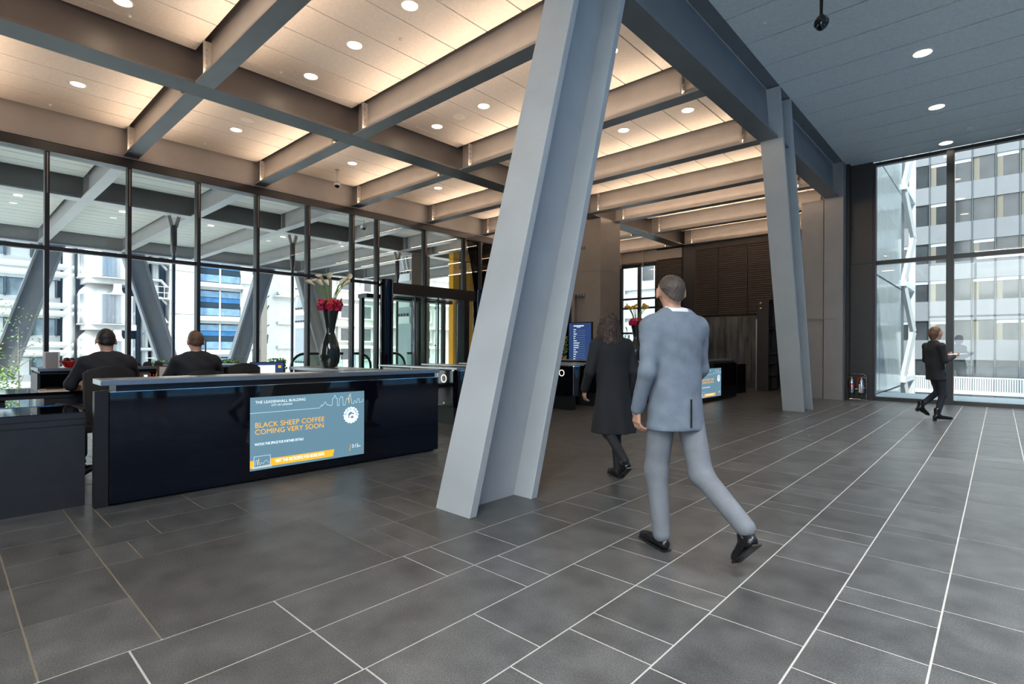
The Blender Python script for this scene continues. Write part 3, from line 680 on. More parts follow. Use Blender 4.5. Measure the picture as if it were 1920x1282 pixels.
# ---- speed gates
def gate(label, x0, x1, y, top=.955, flap=True):
    t = thing('speed_gate', label, 'turnstile', (x1, y, 0)); L = x0-x1
    MB().box(L, 0, -.16, .16, top-.028, top).build('top_slab', 'counter', t, bevel=.004)
    MB().box(L+.02, -.14, -.125, .125, .30, top-.05).build('cabinet', 'gloss', t)
    MB().box(L+.04, -.16, -.10, .10, top-.05, top-.028).build('neck', 'black', t)
    smooth_angle(MB().lathe([(.12, .30), (.12, top-.028)], 28, (-.14, 0, 0)).build('round_end', 'gloss', t))
    smooth_angle(MB().lathe([(.125, top-.05), (.125, top-.035)], 28, (-.14, 0, 0)).build('chrome_band', 'chrome', t))
    MB().box(L+.5, -.16, -.09, .09, 0, .30).build('pedestal', 'black', t)
    b = MB(); n = 28; cx, cz, R, r = -.37, top-.185, .062, .009
    ring = [(cx+R*math.cos(2*math.pi*i/n), -.128, cz+R*math.sin(2*math.pi*i/n)) for i in range(n+1)]
    b.tube(ring, r, 6, False); smooth_angle(b.build('reader_ring', 'ringlight', t))
    MB().tube([(-.36, -.12, .36), (-.36, -.135, .36)], .016, 10).build('lock', 'chrome', t)
    MB().box(-.53, -.525, -.131, -.125, .34, top-.09).build('chrome_line', 'chrome', t)
    if flap: MB().box(L*.55-.006, L*.55+.006, -.52, -.14, .05, 1.1 if False else .92).build('glass_flap', 'greenglass', t)
    MB().box(-.62, -.60, -.5, -.13, .04, .30).build('low_glass', 'greenglass', t)
    return t
for i, (y, x0, x1) in enumerate(((5.92, -8.8, -6.52), (6.95, -8.8, -6.52), (7.98, -8.8, -6.52), (9.0, -8.8, -6.38), (10.0, -8.6, -6.3), (11.0, -8.4, -5.93))):
    gate(f'black speed gate with glowing ring, {("nearest to the reception desk", "second from the near desk", "third from the near desk", "fourth from the near desk, behind the column", "fifth from the near desk", "farthest, by the second vase")[i]}', x0, x1, y, .955 if i < 5 else 1.0)
# ---- directory totem, plant, kiosk, metal screens
t = thing('directory_totem', 'blue tenant directory screen with white lines of text beyond the gates', 'screen', (-7.96, 11.25, 0))
MB().box(-.36, .36, -.02, .04, .90, 1.96).build('case', 'darkpl', t); s = MB().box(-.34, .34, -.024, -.02, .93, 1.93).build('screen', 'scrdk', t)
MB().box(-.08, .08, -.02, .06, .0, .9).build('post', 'darkpl', t); MB().box(-.25, .25, -.15, .2, 0, .02).build('foot', 'darkpl', t)
b = MB(); r_ = random.Random(4)
b.box(-.20, .12, -.0255, -.0245, 1.85, 1.873); b.box(-.10, .02, -.0255, -.0245, 1.82, 1.832)
for i in range(14):
    z = 1.76-i*.058; b.box(-.20, -.20+.04+.16*r_.random(), -.0255, -.0245, z, z+.015)
b.build('text_lines', 'scrhi', s, kind='stuff')
b = MB()
for i in range(13): b.box(-.20, .16, -.0255, -.0245, 1.735-i*.058, 1.737-i*.058)
b.build('rule_lines', 'scrmid', s, kind='stuff')
def leaves(n, cx, cy, z0, z1, rad, size, rs, wide=1.0):
    b = MB()
    for i in range(n):
        a = rs.random()*6.28; r = rad*math.sqrt(rs.random()); z = z0+(z1-z0)*rs.random(); c = Vector((cx+r*math.cos(a), cy+r*math.sin(a), z))
        d = Vector((rs.uniform(-1, 1), rs.uniform(-1, 1), rs.uniform(-.3, .8))).normalized(); w = d.orthogonal().normalized()*size*.35*wide; k = size*rs.uniform(.6, 1.1)
        b.add([c-d*k*.5, c+w, c+d*k*.5, c-w], [(0, 1, 2), (0, 2, 3)])
    return b
t = thing('potted_plant', 'small leafy plant in a gold pot on the farthest gate', 'plant', (-8.28, 11.0, 1.0))
smooth_angle(MB().lathe([(.05, 0), (.065, .10), (.055, .10), (.045, .02)], 14).build('pot', 'gold', t))
MB().tube([(0, 0, .05), (.02, 0, .3), (.0, .02, .52)], .008, 5).build('stem', 'wood', t)
leaves(120, 0, 0, .16, .58, .09, .06, random.Random(2)).build('foliage', 'leaf', t, kind='stuff')
t = thing('tall_kiosk', 'tall black media cabinet with two round brass lights before the dark wall', 'cabinet', (-5.33, 17.1, 0))
MB().box(-.17, .0, 0, .9, 0, 2.80).build('left_side', 'black', t)
MB().box(.0, .17, 0, .03, 0, 2.80).build('right_stile', 'black', t); MB().box(0, .17, .87, .9, 0, 2.8).build('rear_stile', 'black', t)
for z in (0, .45, .82, 1.12, 1.90, 2.76): MB().box(0, .17, .03, .87, z, z+.035).build('shelf', 'anth' if z in (0, 2.76) else 'counter', t)
MB().box(.0, .02, .03, .87, .04, 2.76).build('back_panel', 'gloss', t)
for z in (2.68, 2.52): smooth_angle(MB().lathe([(.05, 0), (.045, .02), (.03, .04), (.004, .05)], 16).build('round_light', 'gold', t)).matrix_local = Matrix.Translation((-.05, -.0, z)) @ Matrix.Rotation(math.pi/2, 4, 'X')
MB().box(-.2, -.17, .0, .05, 0, 2.2).build('metal_trim', 'counter', t)
t = thing('metal_screen_wall', 'low screen of dark brushed metal panels before the louvred wall', 'screen', (-6.6, 18.2, 0))
M['darkmetal'] = mat('dark_brushed_metal', (.10, .097, .094), .35, metal=.85, var=.5, scale=2.2, stretch=(3, 3, .5))
for i in range(5): MB().box(-1.1+i*.42, -1.1+i*.42+.41, 0, .06, 0, 2.37).build('metal_panel', 'darkmetal', t)
t = thing('glass_screen', 'knee high mirrored glass panel at the end of the far desk', 'panel', (-5.45, 15.7, 0))
MB().box(-.02, .0, -.36, .36, .02, .86).build('panel', 'greenglass', t); MB().box(-.03, .01, -.36, .36, 0, .03).build('base', 'chrome', t)
MB().box(-.06, -.02, -.36, .36, .03, .86).build('backing', 'anth', t)
# ---- fire extinguishers on their stand
t = thing('extinguisher_stand', 'chrome tubular stand holding fire extinguishers by the dark panel', 'stand', (-2.68, 15.95, 0))
b = MB(); b.tube([(-.23, 0, .02), (.23, 0, .02)], .014, 8); b.tube([(-.20, 0, .02), (-.20, 0, .60), (-.14, 0, .66), (.14, 0, .66), (.2, 0, .60), (.2, 0, .02)], .013, 8); smooth_angle(b.build('frame', 'chrome', t))
MB().box(.08, .24, -.09, .05, 0, .03).build('foot', 'chrome', t); MB().tube([(-.05, -.01, .28), (.03, -.01, .28)], .012, 8).build('cross_bar', 'chrome', t)
for i, (x, lean) in enumerate(((-.10, 0), (.11, .03))):
    e_ = thing('fire_extinguisher', ('chrome fire extinguisher with a red label band, left on the stand', 'chrome fire extinguisher with a red hose, right on the stand')[i], 'extinguisher', (-2.68+x, 15.86, .14))
    smooth_angle(MB().lathe([(.05, 0), (.055, .01), (.055, .32), (.045, .37), (.02, .40), (.02, .43)], 22).build('cylinder', 'chrome', e_), 50)
    smooth_angle(MB().lathe([(.056, .0), (.056, .05)], 22).build('foot_ring', 'darkpl', e_))
    if i == 0: smooth_angle(MB().lathe([(.0562, .25), (.0562, .29)], 22).build('red_band', 'red', e_)); MB().box(-.05, .0, -.0575, -.04, .08, .24).build('label', 'darkpl', e_)
    else: MB().box(-.05, -.01, -.0575, -.04, .06, .27).build('label', 'paper', e_)
    smooth_angle(MB().tube([(0, 0, .42), (-.05, -.02, .43), (-.08, -.03, .36), (-.08, -.03, .16)], .011, 8).build('hose', 'red' if i else 'darkpl', e_))
    smooth_angle(MB().tube([(0, 0, .42), (.04, 0, .46), (.10, 0, .42), (.10, 0, .22), (.07, 0, .17)] if i else [(0, 0, .42), (-.03, 0, .46), (-.07, 0, .45)], .009, 8).build('handle', 'chrome', e_))
    MB().box(-.02, .02, -.02, .02, .41, .44).build('valve', 'gold', e_)
# ================================================================== CEILING FITTINGS
def downlight(x, y, z, label, r=.105, grp='round ceiling downlights'):
    t = thing('downlight', label, 'light', (x, y, z), 0, grp)
    b = MB(); n = 28
    vs = []; 
    for rr, zz in ((r+.018, -.001), (r+.016, -.006), (r, -.006), (r-.004, -.001)):
        vs += [(rr*math.cos(2*math.pi*j/n), rr*math.sin(2*math.pi*j/n), zz) for j in range(n)]
    b.add(vs, [((i+1)*n+j, (i+1)*n+(j+1) % n, i*n+(j+1) % n, i*n+j) for i in range(3) for j in range(n)]); smooth_angle(b.build('trim_ring', 'ring', t))
    d = MB(); d.add([(r*math.cos(2*math.pi*j/n), -r*math.sin(2*math.pi*j/n), -.002) for j in range(n)], [tuple(range(n))]); d.build('diffuser', 'lamp', t)
    return t
cols = {-8.32: 'nearest to the long girder', -6.98: 'second from the long girder', -5.64: 'third from the long girder', -4.28: 'nearest to the leaning columns', -11.515: 'in the bay along the left glazing'}
rows_ = {1.61: 'first row before the column', 4.14: 'second row', 6.785: 'third row', 9.44: 'fourth row, beyond the column'}
for y, rn in rows_.items():
    for x, cn in cols.items(): downlight(x, y, 5.72, f'round recessed downlight {cn}, {rn}')
for y, rn in ((8.17, 'nearest the camera'), (10.72, 'closest to the black dome camera'), (13.29, 'beside the round speaker'), (15.75, 'nearest the far glazing')):
    downlight(-.93, y, 6.06, f'round downlight in the cool grey ceiling, {rn}', .125)
    o = area('downlight_or_fill', (-.93, y, 6.03), .2, .2, 10, (1, .96, .9), (0, 0, 0), 1.1)
for y in (15.75, 13.29, 10.72, 8.17, 5.6, 3.05, .5): area('downlight_or_fill', (1.7, y, 6.04), .2, .2, 60, (.95, .98, 1.0), (0, 0, 0), 1.45)  # added unseen row, fill light for the right-hand floor
for y in (1.61, 4.14, 6.785, 9.44, 12):
    for x in (-8.32, -5.64, -11.5): area('downlight_or_fill', (x, y, 5.69), .2, .2, 3, (1, .74, .48), (0, 0, 0))
def speaker(x, y, z, label):
    t = thing('ceiling_speaker', label, 'speaker', (x, y, z)); n = 24
    smooth_angle(MB().lathe([(.11, -.006), (.11, 0)], n).build('grille', 'plankc', t)); smooth_angle(MB().lathe([(.125, -.004), (.125, 0)], n).build('rim', 'white', t))
speaker(-10.85, 4.11, 5.72, 'round white ceiling speaker in the bay along the left glazing')
speaker(-7.655, 6.786, 5.72, 'round ceiling speaker between two downlights in the warm ceiling')
speaker(-1.342, 13.276, 6.06, 'round ceiling speaker with white rim in the cool grey ceiling')
def sensor(x, y, z, label, r=.03, m='white'):
    t = thing('sprinkler_head', label, 'sprinkler', (x, y, z), 0, 'ceiling sprinkler heads')
    smooth_angle(MB().lathe([(.012, -.03), (.014, -.012), (r, -.006), (r, 0)], 14).build('head', m, t))
for i, (x, y) in enumerate(((-2.544, 8.184), (-2.536, 10.703), (-2.545, 13.248), (-2.54, 15.8))):
    sensor(x, y, 6.06, f'small sprinkler head by the left edge of the cool grey ceiling, {("first", "second", "third", "fourth")[i]} from the camera')
for i, (x, y) in enumerate(((-8.6, 1.74), (-12.85, 1.4), (-8.55, 3.75), (-12.8, 3.95), (-6.35, 4.5), (-8.6, 6.5), (-12.85, 6.6), (-5.3, 7.0), (-12.85, 9.3))):
    sensor(x, y, 5.72, f'tiny sprinkler head in the warm plank ceiling, {("first", "second", "third", "fourth", "fifth", "sixth", "seventh", "eighth", "ninth")[i]} from the camera', .028, 'ring')
for x, y, nm in ((-.50, 15.0, 'near the far glazing'), (.248, 13.24, 'at the right edge'), (.283, 15.79, 'at the right edge by the far glazing')):
    t = thing('smoke_detector', f'white smoke detector on the cool grey ceiling, {nm}', 'detector', (x, y, 6.06)); smooth_angle(MB().lathe([(.03, -.05), (.05, -.045), (.055, -.02), (.07, -.015), (.07, 0)], 18).build('body', 'white', t))
def dome_camera(x, y, ztop, zdome, r, label, m='darkpl'):
    t = thing('dome_camera', label, 'camera', (x, y, ztop)); h = ztop-zdome
    smooth_angle(MB().lathe([(.022, -h+r*1.2), (.022, 0)], 12).build('stem', m, t)); MB().lathe([(.05, -.02), (.05, 0)], 14).build('base', m, t)
    smooth_angle(MB().lathe([(r*1.05, -h-.01), (r*1.1, -h+r*.4), (r*.75, -h+r*1.0), (r*.4, -h+r*1.35)], 8).build('housing', m, t), 20)
    smooth_angle(MB().lathe([(.002, -h-r*.95), (r*.4, -h-r*.88), (r*.72, -h-r*.62), (r*.9, -h-r*.25), (r*.92, -h)], 20).build('dome', 'gloss', t))
dome_camera(-1.66, 7.5, 6.06, 5.37, .08, 'large black dome camera on a pole under the cool grey ceiling')
dome_camera(-12.2, 6.77, 5.72, 5.33, .075, 'small black dome camera on a stem near the left glazing', 'bolt')
dome_camera(-14.6, 9.0, 5.72, 5.0, .09, 'white dome camera hanging outside the left glazing', 'white')
dome_camera(-10.2, 15.4, 5.72, 5.1, .09, 'black dome camera hanging in front of the far window', 'darkpl')
# ================================================================== PEOPLE
M['skin'] = mat('skin', (.50, .27, .19), .5, var=.08, scale=20)
M['suit'] = mat('grey_blue_suit', (.150, .185, .235), .8, var=.12, scale=14, bump=.25, bscale=200)
M['trouser'] = mat('grey_trousers', (.165, .18, .205), .8, var=.1, scale=14, bump=.25, bscale=200)
M['navy'] = mat('dark_navy_suit', (.013, .014, .020), .8, var=.1, scale=14)
M['coat'] = mat('black_coat', (.010, .011, .014), .85, var=.1, scale=14)
M['tights'] = mat('dark_tights', (.012, .012, .015), .7)
M['jeans'] = mat('dark_navy_trousers', (.012, .015, .026), .8)
M['shoe'] = mat('black_leather', (.008, .008, .009), .22)
M['shirt'] = mat('white_shirt', (.80, .80, .82), .7)
M['hairbrown'] = mat('brown_hair', (.035, .017, .010), .6, var=.4, scale=40, stretch=(1, 1, .25))
M['hairdark'] = mat('dark_hair', (.014, .010, .008), .55, var=.3, scale=40)
M['hairlight'] = mat('light_brown_hair', (.12, .062, .03), .6, var=.3, scale=50)
M['hairgrey'] = mat('greying_hair', (.06, .045, .038), .6, var=.3, scale=50)
M['eye'] = mat('eye_white', (.8, .78, .75), .2)
def surfnet(prims, h, clip=None, warp=None):
    P = [(np.array(a, float), np.array(b, float), ra, rb, k, np.array(S, float)) for a, b, ra, rb, k, S in prims]
    lo = np.min([np.minimum(a-max(ra, rb)*S, b-max(ra, rb)*S) for a, b, ra, rb, k, S in P], 0)-.03
    hi = np.max([np.maximum(a+max(ra, rb)*S, b+max(ra, rb)*S) for a, b, ra, rb, k, S in P], 0)+.03
    n = np.ceil((hi-lo)/h).astype(int)+1; V = np.full(n, .5)
    ax = [lo[i]+h*np.arange(n[i]) for i in range(3)]
    for a, b, ra, rb, k, S in P:
        m = max(ra, rb)*S+k+3*h; l = np.minimum(a, b)-m; u = np.maximum(a, b)+m
        i0 = np.clip(np.floor((l-lo)/h).astype(int), 0, n); i1 = np.clip(np.ceil((u-lo)/h).astype(int)+1, 0, n)
        sl = tuple(slice(i0[i], i1[i]) for i in range(3))
        X, Y, Z = np.meshgrid(*[(ax[i][sl[i]]-a[i])/S[i] for i in range(3)], indexing='ij')
        d = (b-a)/S; L = max(d@d, 1e-12); t = np.clip((X*d[0]+Y*d[1]+Z*d[2])/L, 0, 1)
        D = (np.sqrt((X-t*d[0])**2+(Y-t*d[1])**2+(Z-t*d[2])**2)-(ra+(rb-ra)*t))*min(S.min(), 1)
        v = V[sl]; q = np.clip(.5+.5*(v-D)/k, 0, 1); V[sl] = v*(1-q)+D*q-k*q*(1-q)
    if warp or clip:
        G = np.meshgrid(*ax, indexing='ij')
        if warp: V = V+warp(*G)
        if clip: V = np.maximum(V, clip(*G))
    V[[0, -1]] = .5; V[:, [0, -1]] = .5; V[:, :, [0, -1]] = .5
    ins = V < 0; c = n-1
    acc = np.zeros((*c, 3)); cnt = np.zeros(c)
    cn = [(i, j, k) for i in (0, 1) for j in (0, 1) for k in (0, 1)]
    sub = lambda A, o: A[o[0]:o[0]+c[0], o[1]:o[1]+c[1], o[2]:o[2]+c[2]]
    for o in cn:
        for x in range(3):
            if o[x]: continue
            p = list(o); p[x] = 1
            v0 = sub(V, o); v1 = sub(V, p); cr = (v0 < 0) != (v1 < 0)
            t = np.where(cr, v0/np.where(cr, v0-v1, 1), 0)
            for y in range(3): acc[..., y] += np.where(cr, o[y]+(t if y == x else 0), 0)
            cnt += cr
    act = cnt > 0; idx = np.full(c, -1); idx[act] = np.arange(act.sum())
    cell = np.argwhere(act); verts = lo+h*(cell+acc[act]/cnt[act][:, None])
    faces = []
    for x in range(3):
        y, z = (x+1) % 3, (x+2) % 3
        s0 = [slice(1, c[i]) for i in range(3)]; s0[x] = slice(0, c[x]); s1 = list(s0); s1[x] = slice(1, c[x]+1)
        A = ins[tuple(s0)]; B = ins[tuple(s1)]
        for (mask, flip) in ((A & ~B, False), (~A & B, True)):
            e_ = np.argwhere(mask); off = np.array([s.start for s in s0]); e_ = e_+off
            q = []
            for dy, dz in ((-1, -1), (0, -1), (0, 0), (-1, 0)):
                r = e_.copy(); r[:, y] += dy; r[:, z] += dz; q.append(idx[r[:, 0], r[:, 1], r[:, 2]])
            if len(e_):
                f = np.stack(q, 1); faces.append(f[:, ::-1] if flip else f)
    return verts, np.concatenate(faces)
I3 = (1, 1, 1)
def cp(a, b, ra, rb=None, k=.03, S=I3): return (a, b, ra, ra if rb is None else rb, k, S)
def sdf(name, prims, h, m, parent, clip=None, warp=None, extra=None):
    v, f = surfnet(prims, h, clip, warp); vs = v.tolist(); fs = [tuple(map(int, q)) for q in f]
    for e_ in (extra or []):
        v2, f2 = surfnet(e_, .0042); n = len(vs); vs += v2.tolist(); fs += [tuple(int(i)+n for i in q) for q in f2]
    b = MB(); b.v = vs; b.f = fs
    return b.build(name, m, parent, smooth=True)
def V3(*a): return Vector(a)
def hand(w, d, nrm, t, curl=(.35, .5, .4), s=1.0):
    """w wrist, d towards the fingers, nrm palm side, t thumb side"""
    w, d, nrm, t = V3(*w), V3(*d).normalized(), V3(*nrm).normalized(), V3(*t).normalized(); P = []
    for i, L in enumerate((.088, .098, .091, .072)):
        o = t*(.029-.019*i)*s; kn = w+d*.088*s+o-nrm*.002; P.append(cp(w+d*.01+o*.55, kn, .013*s, .0105*s, .014))
        p = kn; a = curl[0]+.06*i
        for j, fr in enumerate((.46, .31, .23)):
            dd = d*math.cos(a)+nrm*math.sin(a); q = p+dd*L*fr*s; P.append(cp(p, q, (.0092-.0008*j)*s, (.0086-.0010*j)*s, .004)); p = q; a += curl[1] if j == 0 else curl[2]
    p = w+d*.02*s+t*.022*s; q = p+(d*.6+t*.75+nrm*.25)*.042*s; r = q+(d*.9+t*.25+nrm*.35)*.034*s; e_ = r+(d*.95+nrm*.3)*.026*s
    P += [cp(p, q, .014*s, .011*s, .012), cp(q, r, .0105*s, .0095*s, .005), cp(r, e_, .0095*s, .007*s, .005)]
    return P
def head_prims(c, yaw=0., pitch=0., s=1.0):
    R = Matrix.Rotation(yaw, 3, 'Z') @ Matrix.Rotation(pitch, 3, 'X')
    q = lambda x, y, z: tuple(V3(*c)+R @ V3(x*s, y*s, z*s))
    return [cp(q(0, -.012, .025), q(0, .0, .03), .080*s, .080*s, .03, (.95, 1.15, 1.12)), cp(q(0, .035, -.03), q(0, .055, -.085), .058*s, .036*s, .04),
            cp(q(0, .092, .005), q(0, .112, -.028), .010*s, .016*s, .015), cp(q(-.03, .085, .022), q(.03, .085, .022), .012*s, .012*s, .015), cp(q(-.018, .088, -.055), q(.018, .088, -.055), .008*s, .008*s, .01),
            cp(q(-.082, -.008, .014), q(-.088, -.014, -.026), .021*s, .014*s, .006, (.6, 1, 1)), cp(q(.082, -.008, .014), q(.088, -.014, -.026), .021*s, .014*s, .006, (.6, 1, 1))], q
def eyes(q, parent):
    for x in (-.03, .03):
        e_ = q(x, .083, .006); o = smooth_angle(MB().lathe([(.001, -.011), (.009, -.006), (.0115, 0), (.009, .006), (.001, .011)], 12, e_).build('eye', 'eye', parent), 80)
        MB().lathe([(.002, -.005), (.005, 0), (.002, .005)], 8, q(x, .0925, .006)).build('pupil', 'leafd', o)
def shoe(parent, ank, toe, boot=0., heel=.0, nm='shoe'):
    a = V3(*ank); t = V3(*toe); h = V3(t.x-a.x, t.y-a.y, 0).normalized()
    hl = a-V3(0, 0, .045)-h*.035
    f = (t-hl).normalized(); n = f.cross(V3(0, 0, 1)).normalized(); up = n.cross(f)
    P = [cp(hl, a+h*.02-V3(0, 0, .02), .036, .040, .03), cp(a+f*.03-up*.03, t-f*.03, .042, .033, .03, (1, 1, .85)), cp(t-f*.05, t, .032, .018, .02, (1, 1, .8))]
    if boot: P.append(cp(a, a+V3(0, 0, boot), .045, .05, .02))
    o = sdf(nm, P, .008, 'shoe', parent)
    MB().bar(hl-f*.03-up*.036, t-up*.014, .064, .010, up=up).build('sole', 'darkpl', o)
    if heel: MB().bar(hl-up*.03, hl-up*(.045+heel), .045, .04).build('heel', 'darkpl', o)
    return o
def trousers(parent, hl, kl, al, hr, kr, ar, m, r=(.092, .074, .070, .056), clipz=None, nm='trousers', k=.035):
    P = [cp(hl, kl, r[0], r[1], k), cp(kl, al, r[2], r[3], k), cp(hr, kr, r[0], r[1], k), cp(kr, ar, r[2], r[3], k), cp((hl[0]*.7, hl[1]-.01, hl[2]), (hr[0]*.7, hr[1]-.01, hr[2]), r[0], r[0], .05)]
    return sdf(nm, P, .010, m, parent)
def base_body(prm, P): pass

# ---------- man walking away in a grey suit
def walking_man():
    t = thing('person', 'man in a grey blue suit walking away past the leaning column', 'person', (-1.56, 3.27, 0), math.radians(64))
    hd, q = head_prims((0, .05, 1.665), -.5)
    shL, elL, wrL = (-.195, .01, 1.435), (-.255, -.05, 1.15), (-.25, .06, .91); shR, elR, wrR = (.195, .01, 1.435), (.25, .05, 1.16), (.22, .20, .97)
    hL, kL, aL = (-.095, .0, .93), (-.10, .06, .50), (-.10, .01, .09); hR, kR, aR = (.095, .0, .93), (.10, -.13, .50), (.11, -.50, .25)
    P = hd+[cp((0, .02, 1.46), (0, .04, 1.60), .058, .055, .03), cp((0, 0, 1.32), (0, 0, 1.0), .12, .11, .05), cp(shL, shR, .05), cp(shL, elL, .045, .038), cp(elL, wrL, .036, .026), cp(shR, elR, .045, .038), cp(elR, wrR, .036, .026),
            cp(hL, kL, .075, .052), cp(kL, aL, .048, .035), cp(hR, kR, .075, .052), cp(kR, aR, .048, .035)]
    body = sdf('body', P, .011, 'skin', t, extra=[hand(wrL, (.05, .12, -.95), (1, -.2, 0), (0, 1, .1)), hand(wrR, (-.05, .25, -.95), (-1, .2, 0), (0, 1, .2))])
    eyes(q, body)
    J = [cp((0, -.005, 1.36), (0, .0, 1.10), .168, .150, .05, (1.14, .78, 1)), cp((0, 0, 1.08), (0, -.005, .80), .152, .182, .05, (1.12, .80, 1)), cp((-.165, 0, 1.435), (.165, 0, 1.435), .066, .066, .08), cp((-.06, 0, 1.50), (.06, 0, 1.50), .055, .055, .08),
         cp(shL, elL, .056, .053, .06), cp(elL, wrL, .053, .043, .02), cp(shR, elR, .056, .053, .06), cp(elR, wrR, .053, .043, .02)]
    jk = sdf('jacket', J, .010, 'suit', t, clip=lambda x, y, z: np.maximum(.775-z, np.where((abs(x) < .075), z-1.535, -1)), warp=lambda x, y, z: .0022*np.sin(z*23-x*6+3*np.sin(x*11))*np.sin(x*9+y*14)+.0012*np.sin(z*51+x*30+2*np.sin(z*9)))
    MB().box(-.0015, .0015, -.165, -.150, .80, .98).build('rear_vent', 'coat', jk)
    sdf('collar', [cp((-.045, -.02, 1.535), (.045, -.02, 1.535), .035, .035, .03), cp((0, .02, 1.52), (0, .02, 1.545), .066, .064, .02)], .006, 'shirt', t, clip=lambda x, y, z: z-1.568-.25*(y-.0))
    trousers(t, hL, kL, (-.10, .0, .10), hR, kR, (.11, -.49, .27), 'trouser')
    shoe(t, aL, (-.11, .20, .035)); shoe(t, aR, (.12, -.40, .05))
    sdf('hair', [cp(q(0, -.03, .022), q(0, -.03, -.02), .084, .076, .02, (1.0, 1.13, 1.1)), cp(q(-.075, .01, .03), q(.075, .01, .03), .022, .022, .02)], .006, 'hairgrey', t,
        clip=lambda x, y, z: np.maximum(np.maximum(1.605-z+.5*(y-.0)*(y < .03), (y-.07)+.9*(1.73-z)*(z < 1.73)), .052-np.hypot(x, y-.055)-.6*(1.79-z)), warp=lambda x, y, z: .0018*np.sin(x*260+z*90)*np.sin(z*200))
    return t
walking_man()
# ---------- woman in a black coat
def walking_woman():
    t = thing('person', 'woman with long brown hair in a black coat, walking beside the man in grey', 'person', (-2.86, 4.60, 0), math.radians(62))
    hd, q = head_prims((-.03, .05, 1.535), .1, 0, .95)
    hL, kL, aL = (-.085, 0, .86), (-.10, -.10, .47), (-.11, -.42, .26); hR, kR, aR = (.085, 0, .86), (.07, .05, .46), (.06, .0, .085)
    shL, elL, wrL = (-.185, .02, 1.33), (-.25, .02, 1.06), (-.22, .17, .88); shR, elR, wrR = (.185, .02, 1.33), (.245, -.03, 1.06), (.22, .05, .82)
    P = hd+[cp((-.02, .02, 1.36), (-.025, .04, 1.48), .050, .047, .03), cp((0, 0, 1.22), (0, 0, .92), .11, .10, .05), cp(shL, shR, .042), cp(shL, elL, .04, .034), cp(elL, wrL, .032, .023), cp(shR, elR, .04, .034), cp(elR, wrR, .032, .023),
            cp(hL, kL, .07, .05), cp(kL, aL, .046, .032), cp(hR, kR, .07, .05), cp(kR, aR, .046, .032)]
    body = sdf('body', P, .011, 'skin', t, extra=[hand(wrL, (.05, .25, -.9), (1, 0, 0), (0, 1, .2), s=.9), hand(wrR, (0, .1, -.95), (-1, 0, 0), (0, 1, .1), s=.9)])
    eyes(q, body)
    C = [cp((0, 0, 1.25), (0, 0, 1.02), .155, .135, .05, (1.12, .80, 1)), cp((0, 0, 1.0), (0, -.03, .46), .15, .215, .06, (1.05, .86, 1)), cp((-.15, .02, 1.325), (.15, .02, 1.325), .06, .06, .08), cp((-.05, .01, 1.39), (.05, .01, 1.39), .05, .05, .06),
         cp(shL, elL, .053, .050, .05), cp(elL, wrL, .050, .042, .02), cp(shR, elR, .053, .050, .05), cp(elR, wrR, .050, .042, .02)]
    sdf('coat', C, .010, 'coat', t, clip=lambda x, y, z: np.maximum(.46-z, -10), warp=lambda x, y, z: .008*np.clip(1.05-z, 0, .6)*2*np.sin(x*38+y*12))
    trousers(t, hL, kL, aL, hR, kR, aR, 'tights', (.078, .058, .054, .038), nm='tights')
    shoe(t, aL, (-.11, -.33, .09)); shoe(t, aR, (.07, .17, .03))
    b = MB(); r_ = random.Random(8)
    for i in range(70):
        a = math.radians(r_.uniform(150, 390)); rr = .085
        top = V3(*q(0, -.01, .09))+V3(math.cos(a)*.03, math.sin(a)*.03, 0); mid = V3(*q(0, -.01, .01))+V3(math.cos(a)*rr, math.sin(a)*rr*1.15, 0)
        L = r_.uniform(.16, .29); pts = [top, mid]
        for j in range(1, 8):
            f_ = j/7; ph = r_.random()*6; out = 1+.5*f_
            pts.append(mid+V3(math.cos(a)*rr*.35*f_+.012*math.sin(ph), math.sin(a)*rr*.35*f_+.012*math.cos(ph), -L*f_))
        b.tube(pts, [.008, .015]+[.014-.0012*j for j in range(7)], 5)
    hr = sdf('hair', [cp(q(0, -.022, .035), q(0, -.022, .0), .092, .088, .02, (.98, 1.08, 1.05)), cp(q(0, -.05, -.02), q(0, -.075, -.20), .085, .10, .05, (1.15, .75, 1))], .007, 'hairbrown', t,
             clip=lambda x, y, z: np.minimum(np.maximum(y-.12, -1), 1), warp=lambda x, y, z: .006*np.sin(x*70+2*np.sin(z*40))*np.sin(z*55+y*30))
    smooth_angle(b.build('curls', 'hairbrown', hr, kind='stuff'), 80)
    return t
walking_woman()
